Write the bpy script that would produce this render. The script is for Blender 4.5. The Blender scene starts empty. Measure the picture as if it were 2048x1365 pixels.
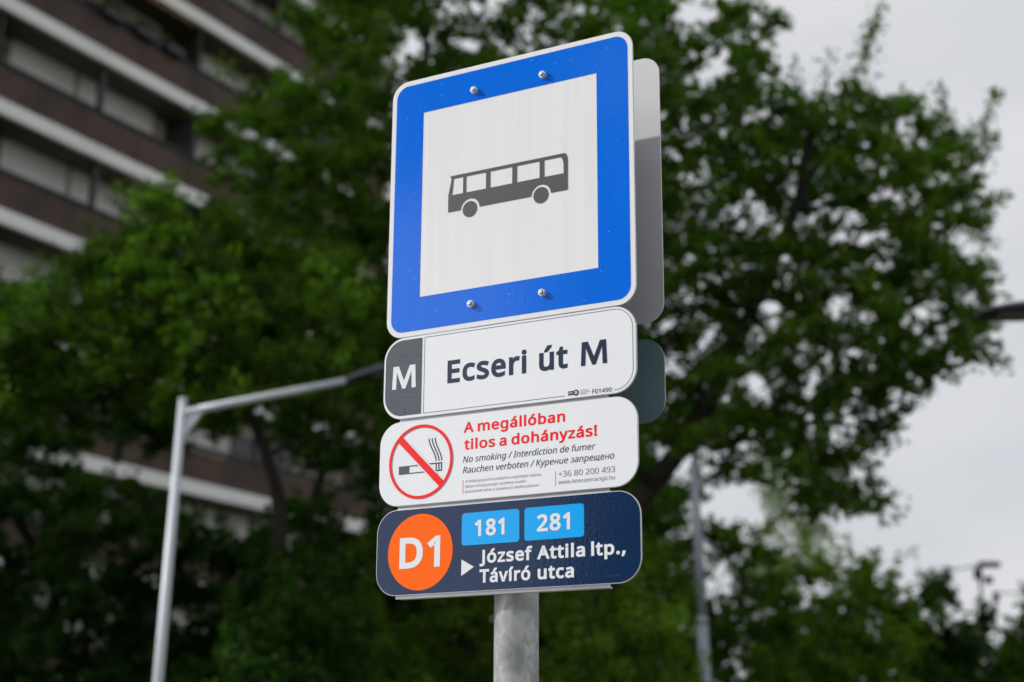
import bpy, bmesh, math, random
import numpy as np
from mathutils import Matrix, Vector

random.seed(7)
RNG = np.random.default_rng(11)
S = bpy.context.scene
C = S.collection
R = math.radians

# ------------------------------------------------------------------ camera
FPX, PITCH, ROLL, YAW = 3122.2, 0.268301, 0.006117, 0.513329
PX0, PD, CAMZ = -0.0127, 3.1367, 1.6
fwd = Vector((0, math.cos(PITCH), math.sin(PITCH)))
r0 = Vector((1, 0, 0)); u0 = r0.cross(fwd)
rv = (r0 * math.cos(ROLL) + u0 * math.sin(ROLL)).normalized()
uv = rv.cross(fwd).normalized()
cam = bpy.data.cameras.new('camera')
cam.sensor_width = 36.0; cam.sensor_fit = 'HORIZONTAL'
cam.lens = FPX / 2048 * 36
cam.clip_start = 0.05; cam.clip_end = 3000
cam.dof.use_dof = True
cam.dof.focus_distance = 3.27
cam.dof.aperture_fstop = 2.5
cam.dof.aperture_blades = 9
co = bpy.data.objects.new('camera', cam); C.objects.link(co)
M3 = Matrix((rv, uv, -fwd)).transposed()
co.matrix_world = Matrix.Translation((0, 0, CAMZ)) @ M3.to_4x4()
S.camera = co

# ------------------------------------------------------------------ sky and sun
SUN_EL, SUN_HEAD = R(31), R(-88)          # heading clockwise from +Y
w = bpy.data.worlds.new('World'); S.world = w; w.use_nodes = True
nt = w.node_tree; N = nt.nodes; L = nt.links
bg = N['Background']; bg.inputs['Strength'].default_value = 0.1
sky = N.new('ShaderNodeTexSky'); sky.sky_type = 'NISHITA'; sky.sun_disc = False
sky.sun_elevation = SUN_EL; sky.sun_rotation = SUN_HEAD % (2 * math.pi)
sky.dust_density = 4.0; sky.air_density = 1.0
tc = N.new('ShaderNodeTexCoord')
mp = N.new('ShaderNodeMapping'); mp.inputs['Scale'].default_value = (1.0, 1.0, 2.6)
nz = N.new('ShaderNodeTexNoise'); nz.inputs['Scale'].default_value = 2.2; nz.inputs['Detail'].default_value = 4; nz.inputs['Roughness'].default_value = .5
L.new(tc.outputs['Generated'], mp.inputs['Vector']); L.new(mp.outputs['Vector'], nz.inputs['Vector'])
rmp = N.new('ShaderNodeValToRGB')
rmp.color_ramp.elements[0].position = .3; rmp.color_ramp.elements[0].color = (.55, .575, .635, 1)
rmp.color_ramp.elements[1].position = .72; rmp.color_ramp.elements[1].color = (.81, .81, .825, 1)
L.new(nz.outputs['Fac'], rmp.inputs['Fac'])
# thin cloud is brighter round the sun
dt = N.new('ShaderNodeVectorMath'); dt.operation = 'DOT_PRODUCT'
dt.inputs[1].default_value = (math.sin(SUN_HEAD) * math.cos(SUN_EL), math.cos(SUN_HEAD) * math.cos(SUN_EL), math.sin(SUN_EL))
L.new(tc.outputs['Generated'], dt.inputs[0])
gl = N.new('ShaderNodeMapRange'); gl.inputs['From Min'].default_value = .1; gl.inputs['From Max'].default_value = 1
gl.inputs['To Min'].default_value = 0; gl.inputs['To Max'].default_value = 1
L.new(dt.outputs['Value'], gl.inputs['Value'])
pw = N.new('ShaderNodeMath'); pw.operation = 'POWER'; pw.inputs[1].default_value = 2.0
L.new(gl.outputs['Result'], pw.inputs[0])
ma = N.new('ShaderNodeMath'); ma.operation = 'MULTIPLY_ADD'; ma.inputs[1].default_value = 14.0; ma.inputs[2].default_value = 10.2
L.new(pw.outputs[0], ma.inputs[0])
cl = N.new('ShaderNodeVectorMath'); cl.operation = 'SCALE'
L.new(rmp.outputs['Color'], cl.inputs[0]); L.new(ma.outputs[0], cl.inputs['Scale'])
mx = N.new('ShaderNodeMix'); mx.data_type = 'RGBA'; mx.inputs['Factor'].default_value = .93
L.new(sky.outputs['Color'], mx.inputs['A']); L.new(cl.outputs['Vector'], mx.inputs['B'])
L.new(mx.outputs['Result'], bg.inputs['Color'])

sun = bpy.data.lights.new('sun', 'SUN'); sun.energy = 3.4; sun.angle = R(0.8); sun.color = (1.0, .98, .955)
so = bpy.data.objects.new('sun', sun); C.objects.link(so)
sd = Vector((math.sin(SUN_HEAD) * math.cos(SUN_EL), math.cos(SUN_HEAD) * math.cos(SUN_EL), math.sin(SUN_EL)))
so.rotation_euler = sd.to_track_quat('Z', 'Y').to_euler(); so.location = (-20, -5, 30)
S.view_settings.view_transform = 'Standard'; S.view_settings.look = 'None'
S.view_settings.exposure = 0.0; S.view_settings.gamma = 1.0
S.view_settings.use_curve_mapping = False
S.cycles.use_denoising = True
S.cycles.max_bounces = 8; S.cycles.transparent_max_bounces = 8
S.cycles.sample_clamp_indirect = 4

# ------------------------------------------------------------------ helpers
def at(px, py, Y):
    """world point seen at photo pixel (2048 wide) lying on the plane y = Y"""
    d = fwd + rv * ((px - 1024) / FPX) + uv * ((682.5 - py) / FPX)
    t = Y / d.y
    return Vector((d.x * t, Y, CAMZ + d.z * t))

def link(o, parent=None):
    C.objects.link(o)
    if parent is not None: o.parent = parent
    return o

def mesh_obj(name, verts, faces, mat, parent=None, smooth=False):
    me = bpy.data.meshes.new(name); me.from_pydata([tuple(v) for v in verts], [], faces)
    me.update()
    if mat: me.materials.append(mat)
    if smooth: me.polygons.foreach_set('use_smooth', [True] * len(me.polygons))
    return link(bpy.data.objects.new(name, me), parent)

def obj(name, bm, mat, parent=None, smooth=False):
    me = bpy.data.meshes.new(name)
    bmesh.ops.recalc_face_normals(bm, faces=bm.faces)
    bm.to_mesh(me); bm.free()
    if mat: me.materials.append(mat)
    if smooth: me.polygons.foreach_set('use_smooth', [True] * len(me.polygons))
    return link(bpy.data.objects.new(name, me), parent)

def tag(o, label, cat, group=None):
    o['label'] = label; o['category'] = cat
    if group: o['group'] = group
    return o

def thing(name, label, cat, loc=(0, 0, 0), rz=0, group=None):
    o = bpy.data.objects.new(name, None); link(o)
    o.empty_display_size = .2
    o.location = loc; o.rotation_euler = (0, 0, rz)
    return tag(o, label, cat, group)

def struct(o):
    o['kind'] = 'structure'; return o

def bx(bm, x0, x1, y0, y1, z0, z1):
    vs = [bm.verts.new(p) for p in ((x0, y0, z0), (x1, y0, z0), (x1, y1, z0), (x0, y1, z0), (x0, y0, z1), (x1, y0, z1), (x1, y1, z1), (x0, y1, z1))]
    for f in ((0, 3, 2, 1), (4, 5, 6, 7), (0, 1, 5, 4), (1, 2, 6, 5), (2, 3, 7, 6), (3, 0, 4, 7)):
        bm.faces.new([vs[i] for i in f])

def box_obj(name, dims, mat, parent=None, bevel=0):
    bm = bmesh.new(); bx(bm, *dims)
    if bevel:
        bmesh.ops.bevel(bm, geom=bm.edges[:], offset=bevel, segments=2, affect='EDGES', profile=.5)
    return obj(name, bm, mat, parent)

def tube_data(pts, rads, n=8, cap=True):
    V, F = [], []
    pts = [Vector(p) for p in pts]
    prev = None
    for i, p in enumerate(pts):
        a = pts[max(0, i - 1)]; b = pts[min(len(pts) - 1, i + 1)]
        t = (b - a).normalized()
        ref = prev if prev is not None else (Vector((1, 0, 0)) if abs(t.x) < .9 else Vector((0, 1, 0)))
        s = (ref - t * ref.dot(t)).normalized(); q = t.cross(s); prev = s
        for k in range(n):
            an = 2 * math.pi * k / n
            V.append(p + (s * math.cos(an) + q * math.sin(an)) * rads[i])
    for i in range(len(pts) - 1):
        for k in range(n):
            a = i * n + k; b = i * n + (k + 1) % n
            F.append((a, b, b + n, a + n))
    if cap:
        F.append(tuple(range(n - 1, -1, -1))); F.append(tuple((len(pts) - 1) * n + k for k in range(n)))
    return V, F

def tube(name, pts, rads, mat, parent=None, n=16):
    V, F = tube_data(pts, rads, n)
    o = mesh_obj(name, V, F, mat, parent, smooth=True)
    return o

# ------------------------------------------------------------------ materials
def lin(r, g, b):
    f = lambda c: (c / 255 / 12.92) if c / 255 <= .04045 else ((c / 255 + .055) / 1.055) ** 2.4
    return (f(r), f(g), f(b), 1)

def mat(name, col, rough=.6, metal=0, spec=.5, noise=None, bump=None, coat=0):
    """noise = (scale xyz, colour 2, low, high, detail); bump = (scale, strength, distance)"""
    m = bpy.data.materials.new(name); m.use_nodes = True
    n = m.node_tree.nodes; l = m.node_tree.links; p = n['Principled BSDF']
    p.inputs['Base Color'].default_value = col
    p.inputs['Roughness'].default_value = rough; p.inputs['Metallic'].default_value = metal
    p.inputs['Specular IOR Level'].default_value = spec
    if coat:
        p.inputs['Coat Weight'].default_value = coat; p.inputs['Coat Roughness'].default_value = .05
    t = n.new('ShaderNodeTexCoord')
    if noise:
        sc, c2, lo, hi, det = noise
        mp = n.new('ShaderNodeMapping'); mp.inputs['Scale'].default_value = sc
        nz = n.new('ShaderNodeTexNoise'); nz.inputs['Scale'].default_value = 1; nz.inputs['Detail'].default_value = det
        mr = n.new('ShaderNodeMapRange'); mr.inputs['From Min'].default_value = lo; mr.inputs['From Max'].default_value = hi
        mi = n.new('ShaderNodeMix'); mi.data_type = 'RGBA'
        l.new(t.outputs['Object'], mp.inputs['Vector']); l.new(mp.outputs['Vector'], nz.inputs['Vector'])
        l.new(nz.outputs['Fac'], mr.inputs['Value']); l.new(mr.outputs['Result'], mi.inputs['Factor'])
        mi.inputs['A'].default_value = col; mi.inputs['B'].default_value = c2
        l.new(mi.outputs['Result'], p.inputs['Base Color'])
    if bump:
        nb = n.new('ShaderNodeTexNoise'); nb.inputs['Scale'].default_value = bump[0]; nb.inputs['Detail'].default_value = 4
        bn = n.new('ShaderNodeBump'); bn.inputs['Strength'].default_value = bump[1]; bn.inputs['Distance'].default_value = bump[2]
        l.new(t.outputs['Object'], nb.inputs['Vector']); l.new(nb.outputs['Fac'], bn.inputs['Height'])
        l.new(bn.outputs['Normal'], p.inputs['Normal'])
    return m

def sheeting(name, col, rough=.16, specks=0.0, bands=0.0, scratches=0.0, wave=.05, speck_col=(.6, .75, .95, 1), scratch_col=(.02, .02, .03, 1), mesh_pat=0.0):
    """printed reflective film: colour, faint vertical roll bands, prism mesh, grit and scratches, slightly wavy gloss"""
    m = bpy.data.materials.new(name); m.use_nodes = True
    n = m.node_tree.nodes; l = m.node_tree.links; p = n['Principled BSDF']
    p.inputs['Roughness'].default_value = rough; p.inputs['Specular IOR Level'].default_value = .42
    t = n.new('ShaderNodeTexCoord')
    cur = None
    def mix(fac, col2):
        nonlocal cur
        mi = n.new('ShaderNodeMix'); mi.data_type = 'RGBA'
        if cur is None: mi.inputs['A'].default_value = col
        else: l.new(cur, mi.inputs['A'])
        mi.inputs['B'].default_value = col2
        l.new(fac, mi.inputs['Factor']); cur = mi.outputs['Result']
    def noise(sc, det, lo, hi, amt, rot=0, dist=0):
        mp = n.new('ShaderNodeMapping'); mp.inputs['Scale'].default_value = sc; mp.inputs['Rotation'].default_value = (0, rot, 0)
        nz = n.new('ShaderNodeTexNoise'); nz.inputs['Scale'].default_value = 1; nz.inputs['Detail'].default_value = det; nz.inputs['Distortion'].default_value = dist
        mr = n.new('ShaderNodeMapRange'); mr.inputs['From Min'].default_value = lo; mr.inputs['From Max'].default_value = hi; mr.inputs['To Max'].default_value = amt
        l.new(t.outputs['Object'], mp.inputs['Vector']); l.new(mp.outputs['Vector'], nz.inputs['Vector']); l.new(nz.outputs['Fac'], mr.inputs['Value'])
        return mr.outputs['Result']
    dark = tuple(c * .8 for c in col[:3]) + (1,)
    if bands: mix(noise((60, 1, 1.5), 2, .35, .65, bands), dark)
    if mesh_pat:
        a = noise((330, 1, 330), 0, .45, .6, mesh_pat, rot=R(45)); mix(a, dark)
    mix(noise((7, 1, 7), 3, .5, .75, .07), dark)
    if specks:
        mix(noise((210, 1, 210), 2, .70, .76, specks), speck_col)
    if scratches:
        mix(noise((18, 1, 500), 2, .635, .69, scratches, rot=R(38)), scratch_col)
        mix(noise((300, 1, 16), 2, .64, .70, scratches * .7, rot=R(12)), scratch_col)
    l.new(cur, p.inputs['Base Color'])
    nb = n.new('ShaderNodeTexNoise'); nb.inputs['Scale'].default_value = 130; nb.inputs['Detail'].default_value = 2
    bn = n.new('ShaderNodeBump'); bn.inputs['Strength'].default_value = wave; bn.inputs['Distance'].default_value = .002
    l.new(t.outputs['Object'], nb.inputs['Vector']); l.new(nb.outputs['Fac'], bn.inputs['Height']); l.new(bn.outputs['Normal'], p.inputs['Normal'])
    return m

def galvanised(name, base=(.42, .45, .455), dark=(.32, .35, .36), rust=.9, metal=.35):
    m = bpy.data.materials.new(name); m.use_nodes = True
    n = m.node_tree.nodes; l = m.node_tree.links; p = n['Principled BSDF']
    p.inputs['Metallic'].default_value = metal
    t = n.new('ShaderNodeTexCoord')
    def mapped(s):
        mp = n.new('ShaderNodeMapping'); mp.inputs['Scale'].default_value = s; l.new(t.outputs['Object'], mp.inputs['Vector']); return mp.outputs['Vector']
    nz = n.new('ShaderNodeTexNoise'); nz.inputs['Scale'].default_value = 1; nz.inputs['Detail'].default_value = 3; nz.inputs['Distortion'].default_value = .5
    l.new(mapped((30, 30, 20)), nz.inputs['Vector'])
    r1 = n.new('ShaderNodeValToRGB'); r1.color_ramp.interpolation = 'LINEAR'
    els = r1.color_ramp.elements
    els[0].position = .36; els[0].color = dark + (1,)
    els[1].position = .68; els[1].color = tuple(min(1, c * 1.35) for c in base) + (1,)
    for pos, k in ((.45, .84), (.475, 1.0), (.55, .97), (.562, 1.14)):
        e = els.new(pos); e.color = tuple(c * k for c in base) + (1,)
    l.new(nz.outputs['Fac'], r1.inputs['Fac'])
    vo = n.new('ShaderNodeTexVoronoi'); vo.inputs['Scale'].default_value = 1; l.new(mapped((75, 75, 60)), vo.inputs['Vector'])
    mi = n.new('ShaderNodeMix'); mi.data_type = 'RGBA'; mi.blend_type = 'OVERLAY'; mi.inputs['Factor'].default_value = .10
    l.new(r1.outputs['Color'], mi.inputs['A']); l.new(vo.outputs['Color'], mi.inputs['B'])
    hs = n.new('ShaderNodeHueSaturation'); hs.inputs['Saturation'].default_value = .35
    l.new(mi.outputs['Result'], hs.inputs['Color'])
    n2 = n.new('ShaderNodeTexNoise'); n2.inputs['Scale'].default_value = 1; n2.inputs['Detail'].default_value = 4; l.new(mapped((60, 60, 22)), n2.inputs['Vector'])
    mr = n.new('ShaderNodeMapRange'); mr.inputs['From Min'].default_value = .69; mr.inputs['From Max'].default_value = .76; mr.inputs['To Max'].default_value = rust * .6
    l.new(n2.outputs['Fac'], mr.inputs['Value'])
    m2 = n.new('ShaderNodeMix'); m2.data_type = 'RGBA'; m2.inputs['B'].default_value = (.22, .10, .045, 1)
    l.new(hs.outputs['Color'], m2.inputs['A']); l.new(mr.outputs['Result'], m2.inputs['Factor'])
    # pale chalky drips
    n3 = n.new('ShaderNodeTexNoise'); n3.inputs['Scale'].default_value = 1; n3.inputs['Detail'].default_value = 3; l.new(mapped((48, 48, 6)), n3.inputs['Vector'])
    mr3 = n.new('ShaderNodeMapRange'); mr3.inputs['From Min'].default_value = .58; mr3.inputs['From Max'].default_value = .75; mr3.inputs['To Max'].default_value = .5
    l.new(n3.outputs['Fac'], mr3.inputs['Value'])
    m3 = n.new('ShaderNodeMix'); m3.data_type = 'RGBA'; m3.inputs['B'].default_value = (.55, .57, .57, 1)
    l.new(m2.outputs['Result'], m3.inputs['A']); l.new(mr3.outputs['Result'], m3.inputs['Factor'])
    l.new(m3.outputs['Result'], p.inputs['Base Color'])
    rr = n.new('ShaderNodeMapRange'); rr.inputs['To Min'].default_value = .34; rr.inputs['To Max'].default_value = .62
    l.new(nz.outputs['Fac'], rr.inputs['Value']); l.new(rr.outputs['Result'], p.inputs['Roughness'])
    bn = n.new('ShaderNodeBump'); bn.inputs['Strength'].default_value = .35; bn.inputs['Distance'].default_value = .002
    l.new(nz.outputs['Fac'], bn.inputs['Height']); l.new(bn.outputs['Normal'], p.inputs['Normal'])
    return m

def leaf_mat(name, c1, c2, trans=.5):
    m = bpy.data.materials.new(name); m.use_nodes = True
    n = m.node_tree.nodes; l = m.node_tree.links; p = n['Principled BSDF']; out = n['Material Output']
    p.inputs['Roughness'].default_value = .6; p.inputs['Specular IOR Level'].default_value = .10
    g = n.new('ShaderNodeNewGeometry')
    mi = n.new('ShaderNodeMix'); mi.data_type = 'RGBA'; mi.inputs['A'].default_value = c1; mi.inputs['B'].default_value = c2
    t = n.new('ShaderNodeTexCoord'); nz = n.new('ShaderNodeTexNoise'); nz.inputs['Scale'].default_value = 1.1; nz.inputs['Detail'].default_value = 2
    l.new(t.outputs['Object'], nz.inputs['Vector'])
    ad = n.new('ShaderNodeMath'); ad.operation = 'MULTIPLY_ADD'; ad.inputs[1].default_value = .55
    sb = n.new('ShaderNodeMapRange'); sb.inputs['From Min'].default_value = .35; sb.inputs['From Max'].default_value = .7; sb.inputs['To Max'].default_value = .5
    l.new(nz.outputs['Fac'], sb.inputs['Value'])
    l.new(g.outputs['Random Per Island'], ad.inputs[0]); l.new(sb.outputs['Result'], ad.inputs[2])
    l.new(ad.outputs[0], mi.inputs['Factor']); l.new(mi.outputs['Result'], p.inputs['Base Color'])
    tr = n.new('ShaderNodeBsdfTranslucent')
    ml = n.new('ShaderNodeMix'); ml.data_type = 'RGBA'; ml.blend_type = 'MULTIPLY'; ml.inputs['Factor'].default_value = 1; ml.inputs['B'].default_value = (1.0, 1.3, .45, 1)
    l.new(mi.outputs['Result'], ml.inputs['A']); l.new(ml.outputs['Result'], tr.inputs['Color'])
    ms = n.new('ShaderNodeMixShader'); ms.inputs['Fac'].default_value = trans
    l.new(p.outputs[0], ms.inputs[1]); l.new(tr.outputs[0], ms.inputs[2]); l.new(ms.outputs[0], out.inputs['Surface'])
    return m

MT = {}
MT['white'] = sheeting('white_reflective_film', (.80, .80, .805, 1), .18, bands=.2, mesh_pat=.2)
MT['white2'] = sheeting('white_gloss_film', (.795, .805, .825, 1), .14, wave=.03)
MT['blue'] = sheeting('blue_reflective_film', (.0, .142, .74, 1), .12, specks=.7, bands=.22, mesh_pat=.3, wave=.06)
MT['grey_print'] = sheeting('scratched_grey_film', (.085, .09, .11, 1), .12, scratches=.8, wave=.06)
MT['navy'] = sheeting('navy_gloss_film', (.006, .025, .078, 1), .10, specks=.12, wave=.10)
MT['navy_ink'] = sheeting('navy_ink', (.018, .03, .065, 1), .2, wave=.06)
MT['bus_ink'] = mat('dark_grey_ink', (.095, .095, .098, 1), .22, bump=(150, .05, .002))
MT['red'] = sheeting('red_ink', (.86, .004, .006, 1), .16, wave=.06)
MT['orange'] = sheeting('orange_film', (1.0, .135, .0, 1), .10, wave=.10)
MT['orange'].node_tree.nodes['Principled BSDF'].inputs['Specular IOR Level'].default_value = .2
MT['cyan'] = sheeting('light_blue_film', (.0, .37, .86, 1), .15, wave=.05)
MT['pale_ink'] = mat('pale_lettering', (.76, .77, .79, 1), .2)
MT['slate_ink'] = mat('slate_ink', (.06, .085, .11, 1), .25)
MT['thin_ink'] = mat('fine_grey_lettering', (.10, .10, .13, 1), .3)
MT['alu'] = mat('aluminium_sheet', (.62, .63, .65, 1), .38, metal=.75, noise=((9, 1, 9), (.50, .51, .53, 1), .3, .7, 4))
MT['alu_back'] = mat('bare_aluminium_back', (.64, .64, .65, 1), .36, metal=.35, noise=((4, 1, 4), (.56, .56, .57, 1), .3, .7, 3), bump=(300, .03, .001))
MT['dark_back'] = mat('dark_painted_back', (.10, .165, .18, 1), .24, spec=.6, noise=((5, 1, 5), (.14, .22, .235, 1), .35, .7, 5), bump=(90, .04, .002))
MT['steel'] = mat('stainless_steel', (.80, .78, .76, 1), .32, metal=.45, bump=(500, .1, .0006))
MT['galv'] = galvanised('galvanised_steel')
MT['galv_bg'] = mat('pale_galvanised_pole', (.62, .65, .68, 1), .5, metal=.15, noise=((3, 3, 1), (.48, .51, .55, 1), .3, .7, 4))
MT['grey_pole'] = mat('grey_painted_pole', (.33, .36, .41, 1), .5, metal=.1, noise=((3, 3, 1), (.25, .27, .31, 1), .3, .7, 4))
MT['lamp_black'] = mat('dark_lamp_housing', (.008, .012, .018, 1), .7, noise=((6, 6, 6), (.014, .018, .024, 1), .3, .7, 3))
MT['lens'] = mat('lamp_lens', (.05, .05, .05, 1), .2)
MT['bark'] = mat('bark', (.017, .014, .011, 1), .9, noise=((6, 6, 2), (.03, .025, .019, 1), .35, .65, 6), bump=(14, .6, .02))
MT['slab'] = mat('white_painted_concrete', (.86, .855, .84, 1), .8, noise=((.5, .5, 3), (.70, .69, .67, 1), .45, .8, 5))
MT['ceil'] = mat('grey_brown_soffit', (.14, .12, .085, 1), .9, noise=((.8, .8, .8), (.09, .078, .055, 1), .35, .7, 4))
MT['parapet'] = mat('brown_ribbed_cladding', (.088, .052, .036, 1), .75, noise=((1.2, 1.2, .7), (.045, .028, .020, 1), .35, .68, 5))
MT['rail'] = mat('dark_balcony_rail', (.02, .022, .028, 1), .5)
MT['bwall'] = mat('beige_render', (.50, .45, .38, 1), .85, noise=((.6, .6, .6), (.36, .32, .26, 1), .35, .7, 5))
MT['shutter'] = mat('pale_roller_shutter', (.90, .89, .87, 1), .6, noise=((.7, 1, 4), (.76, .75, .72, 1), .35, .7, 3))
MT['door'] = mat('brown_balcony_door', (.06, .03, .02, 1), .5, noise=((6, 6, 1), (.04, .02, .014, 1), .3, .7, 3))
MT['frame'] = mat('dark_window_frame', (.04, .036, .034, 1), .5)
MT['glass'] = mat('dark_window_glass', (.012, .014, .016, 1), .06)
MT['awning'] = mat('peach_awning_fabric', (.62, .38, .24, 1), .85, noise=((8, 1, 1), (.5, .3, .2, 1), .4, .6, 2))
MT['blueplastic'] = mat('blue_plastic', (.05, .16, .36, 1), .4)
MT['ground'] = mat('grass_and_earth', (.05, .075, .025, 1), .95, noise=((.4, .4, .4), (.09, .07, .045, 1), .35, .7, 7), bump=(9, .5, .05))
MT['asphalt'] = mat('asphalt', (.05, .05, .052, 1), .85, noise=((2, 2, 2), (.07, .068, .066, 1), .35, .7, 7), bump=(80, .4, .01))
MT['paving'] = mat('grey_paving', (.28, .27, .26, 1), .85, noise=((1.5, 1.5, 1.5), (.2, .195, .19, 1), .35, .7, 7), bump=(60, .3, .005))
MT['kerb'] = mat('concrete_kerb', (.34, .335, .32, 1), .85, noise=((3, 3, 3), (.25, .245, .235, 1), .35, .7, 6))
MT['paint'] = mat('road_paint', (.72, .72, .70, 1), .7, noise=((6, 6, 6), (.5, .5, .49, 1), .5, .8, 5))
MT['leaf_a'] = leaf_mat('fresh_green_leaves', (.024, .062, .007, 1), (.115, .20, .020, 1))
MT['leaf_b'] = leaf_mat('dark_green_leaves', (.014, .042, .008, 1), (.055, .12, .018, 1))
MT['leaf_c'] = leaf_mat('mid_green_leaves', (.028, .074, .010, 1), (.145, .25, .028, 1))
MT['leaf_d'] = leaf_mat('pale_willow_leaves', (.16, .24, .06, 1), (.32, .40, .14, 1), .45)
MT['leaf_s'] = leaf_mat('shrub_leaves', (.045, .10, .012, 1), (.20, .32, .036, 1))

# ------------------------------------------------------------------ ground (below the frame)
def sheet(name, x0, x1, y0, y1, z, m):
    return struct(mesh_obj(name, [(x0, y0, z), (x1, y0, z), (x1, y1, z), (x0, y1, z)], [(0, 1, 2, 3)], m))
sheet('ground', -900, 900, -900, 900, -.12, MT['ground'])
sheet('road', -60, 60, -9.5, -1.2, -.115, MT['asphalt'])
struct(box_obj('pavement', (-60, 60, -1.0, 6.0, -.5, 0.0), MT['paving']))
struct(box_obj('kerb', (-60, 60, -1.2, -1.003, -.5, .012), MT['kerb'], bevel=.01))
for k in range(14):
    x = -42 + k * 6
    struct(mesh_obj('lane_marking', [(x, -5.4, -.111), (x + 3, -5.4, -.111), (x + 3, -5.25, -.111), (x, -5.25, -.111)], [(0, 1, 2, 3)], MT['paint']))

# ------------------------------------------------------------------ flat print shapes on a sign (local x across, z up, y into the sign)
def rr_outline(x0, x1, z0, z1, rs, seg=10):
    """rounded rectangle outline; rs = radii (bl, br, tr, tl)"""
    P = []
    for (cx, cz, r, a0) in ((x0, z0, rs[0], 180), (x1, z0, rs[1], 270), (x1, z1, rs[2], 0), (x0, z1, rs[3], 90)):
        sx = 1 if cx == x0 else -1; sz = 1 if cz == z0 else -1
        if r <= 0: P.append((cx, cz)); continue
        for k in range(seg + 1):
            a = R(a0 + 90 * k / seg)
            P.append((cx + sx * r + r * math.cos(a), cz + sz * r + r * math.sin(a)))
    return P

def flat(name, polys, y, m, parent):
    V, F = [], []
    for P in polys:
        b = len(V); V += [(p[0], y, p[1]) for p in P]; F.append(tuple(range(b, b + len(P))))
    return mesh_obj(name, V, F, m, parent)

def strips(name, lines, wd, y, m, parent):
    """thick poly-lines of width wd drawn as quads"""
    V, F = [], []
    for P in lines:
        b = len(V)
        for i, p in enumerate(P):
            a = P[max(0, i - 1)]; c = P[min(len(P) - 1, i + 1)]
            dx, dz = c[0] - a[0], c[1] - a[1]; q = math.hypot(dx, dz); nx, nz_ = -dz / q * wd / 2, dx / q * wd / 2
            V += [(p[0] + nx, y, p[1] + nz_), (p[0] - nx, y, p[1] - nz_)]
        for i in range(len(P) - 1): F.append((b + 2 * i, b + 2 * i + 1, b + 2 * i + 3, b + 2 * i + 2))
    return mesh_obj(name, V, F, m, parent)

def circle(cx, cz, r, n=64, a0=0, a1=360):
    return [(cx + r * math.cos(R(a0 + (a1 - a0) * k / n)), cz + r * math.sin(R(a0 + (a1 - a0) * k / n))) for k in range(n)]

def ring(name, cx, cz, r0_, r1_, y, m, parent, n=80):
    V, F = [], []
    for k in range(n):
        a = 2 * math.pi * k / n
        V += [(cx + r0_ * math.cos(a), y, cz + r0_ * math.sin(a)), (cx + r1_ * math.cos(a), y, cz + r1_ * math.sin(a))]
    for k in range(n):
        j = (k + 1) % n; F.append((2 * k, 2 * k + 1, 2 * j + 1, 2 * j))
    return mesh_obj(name, V, F, m, parent)

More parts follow.
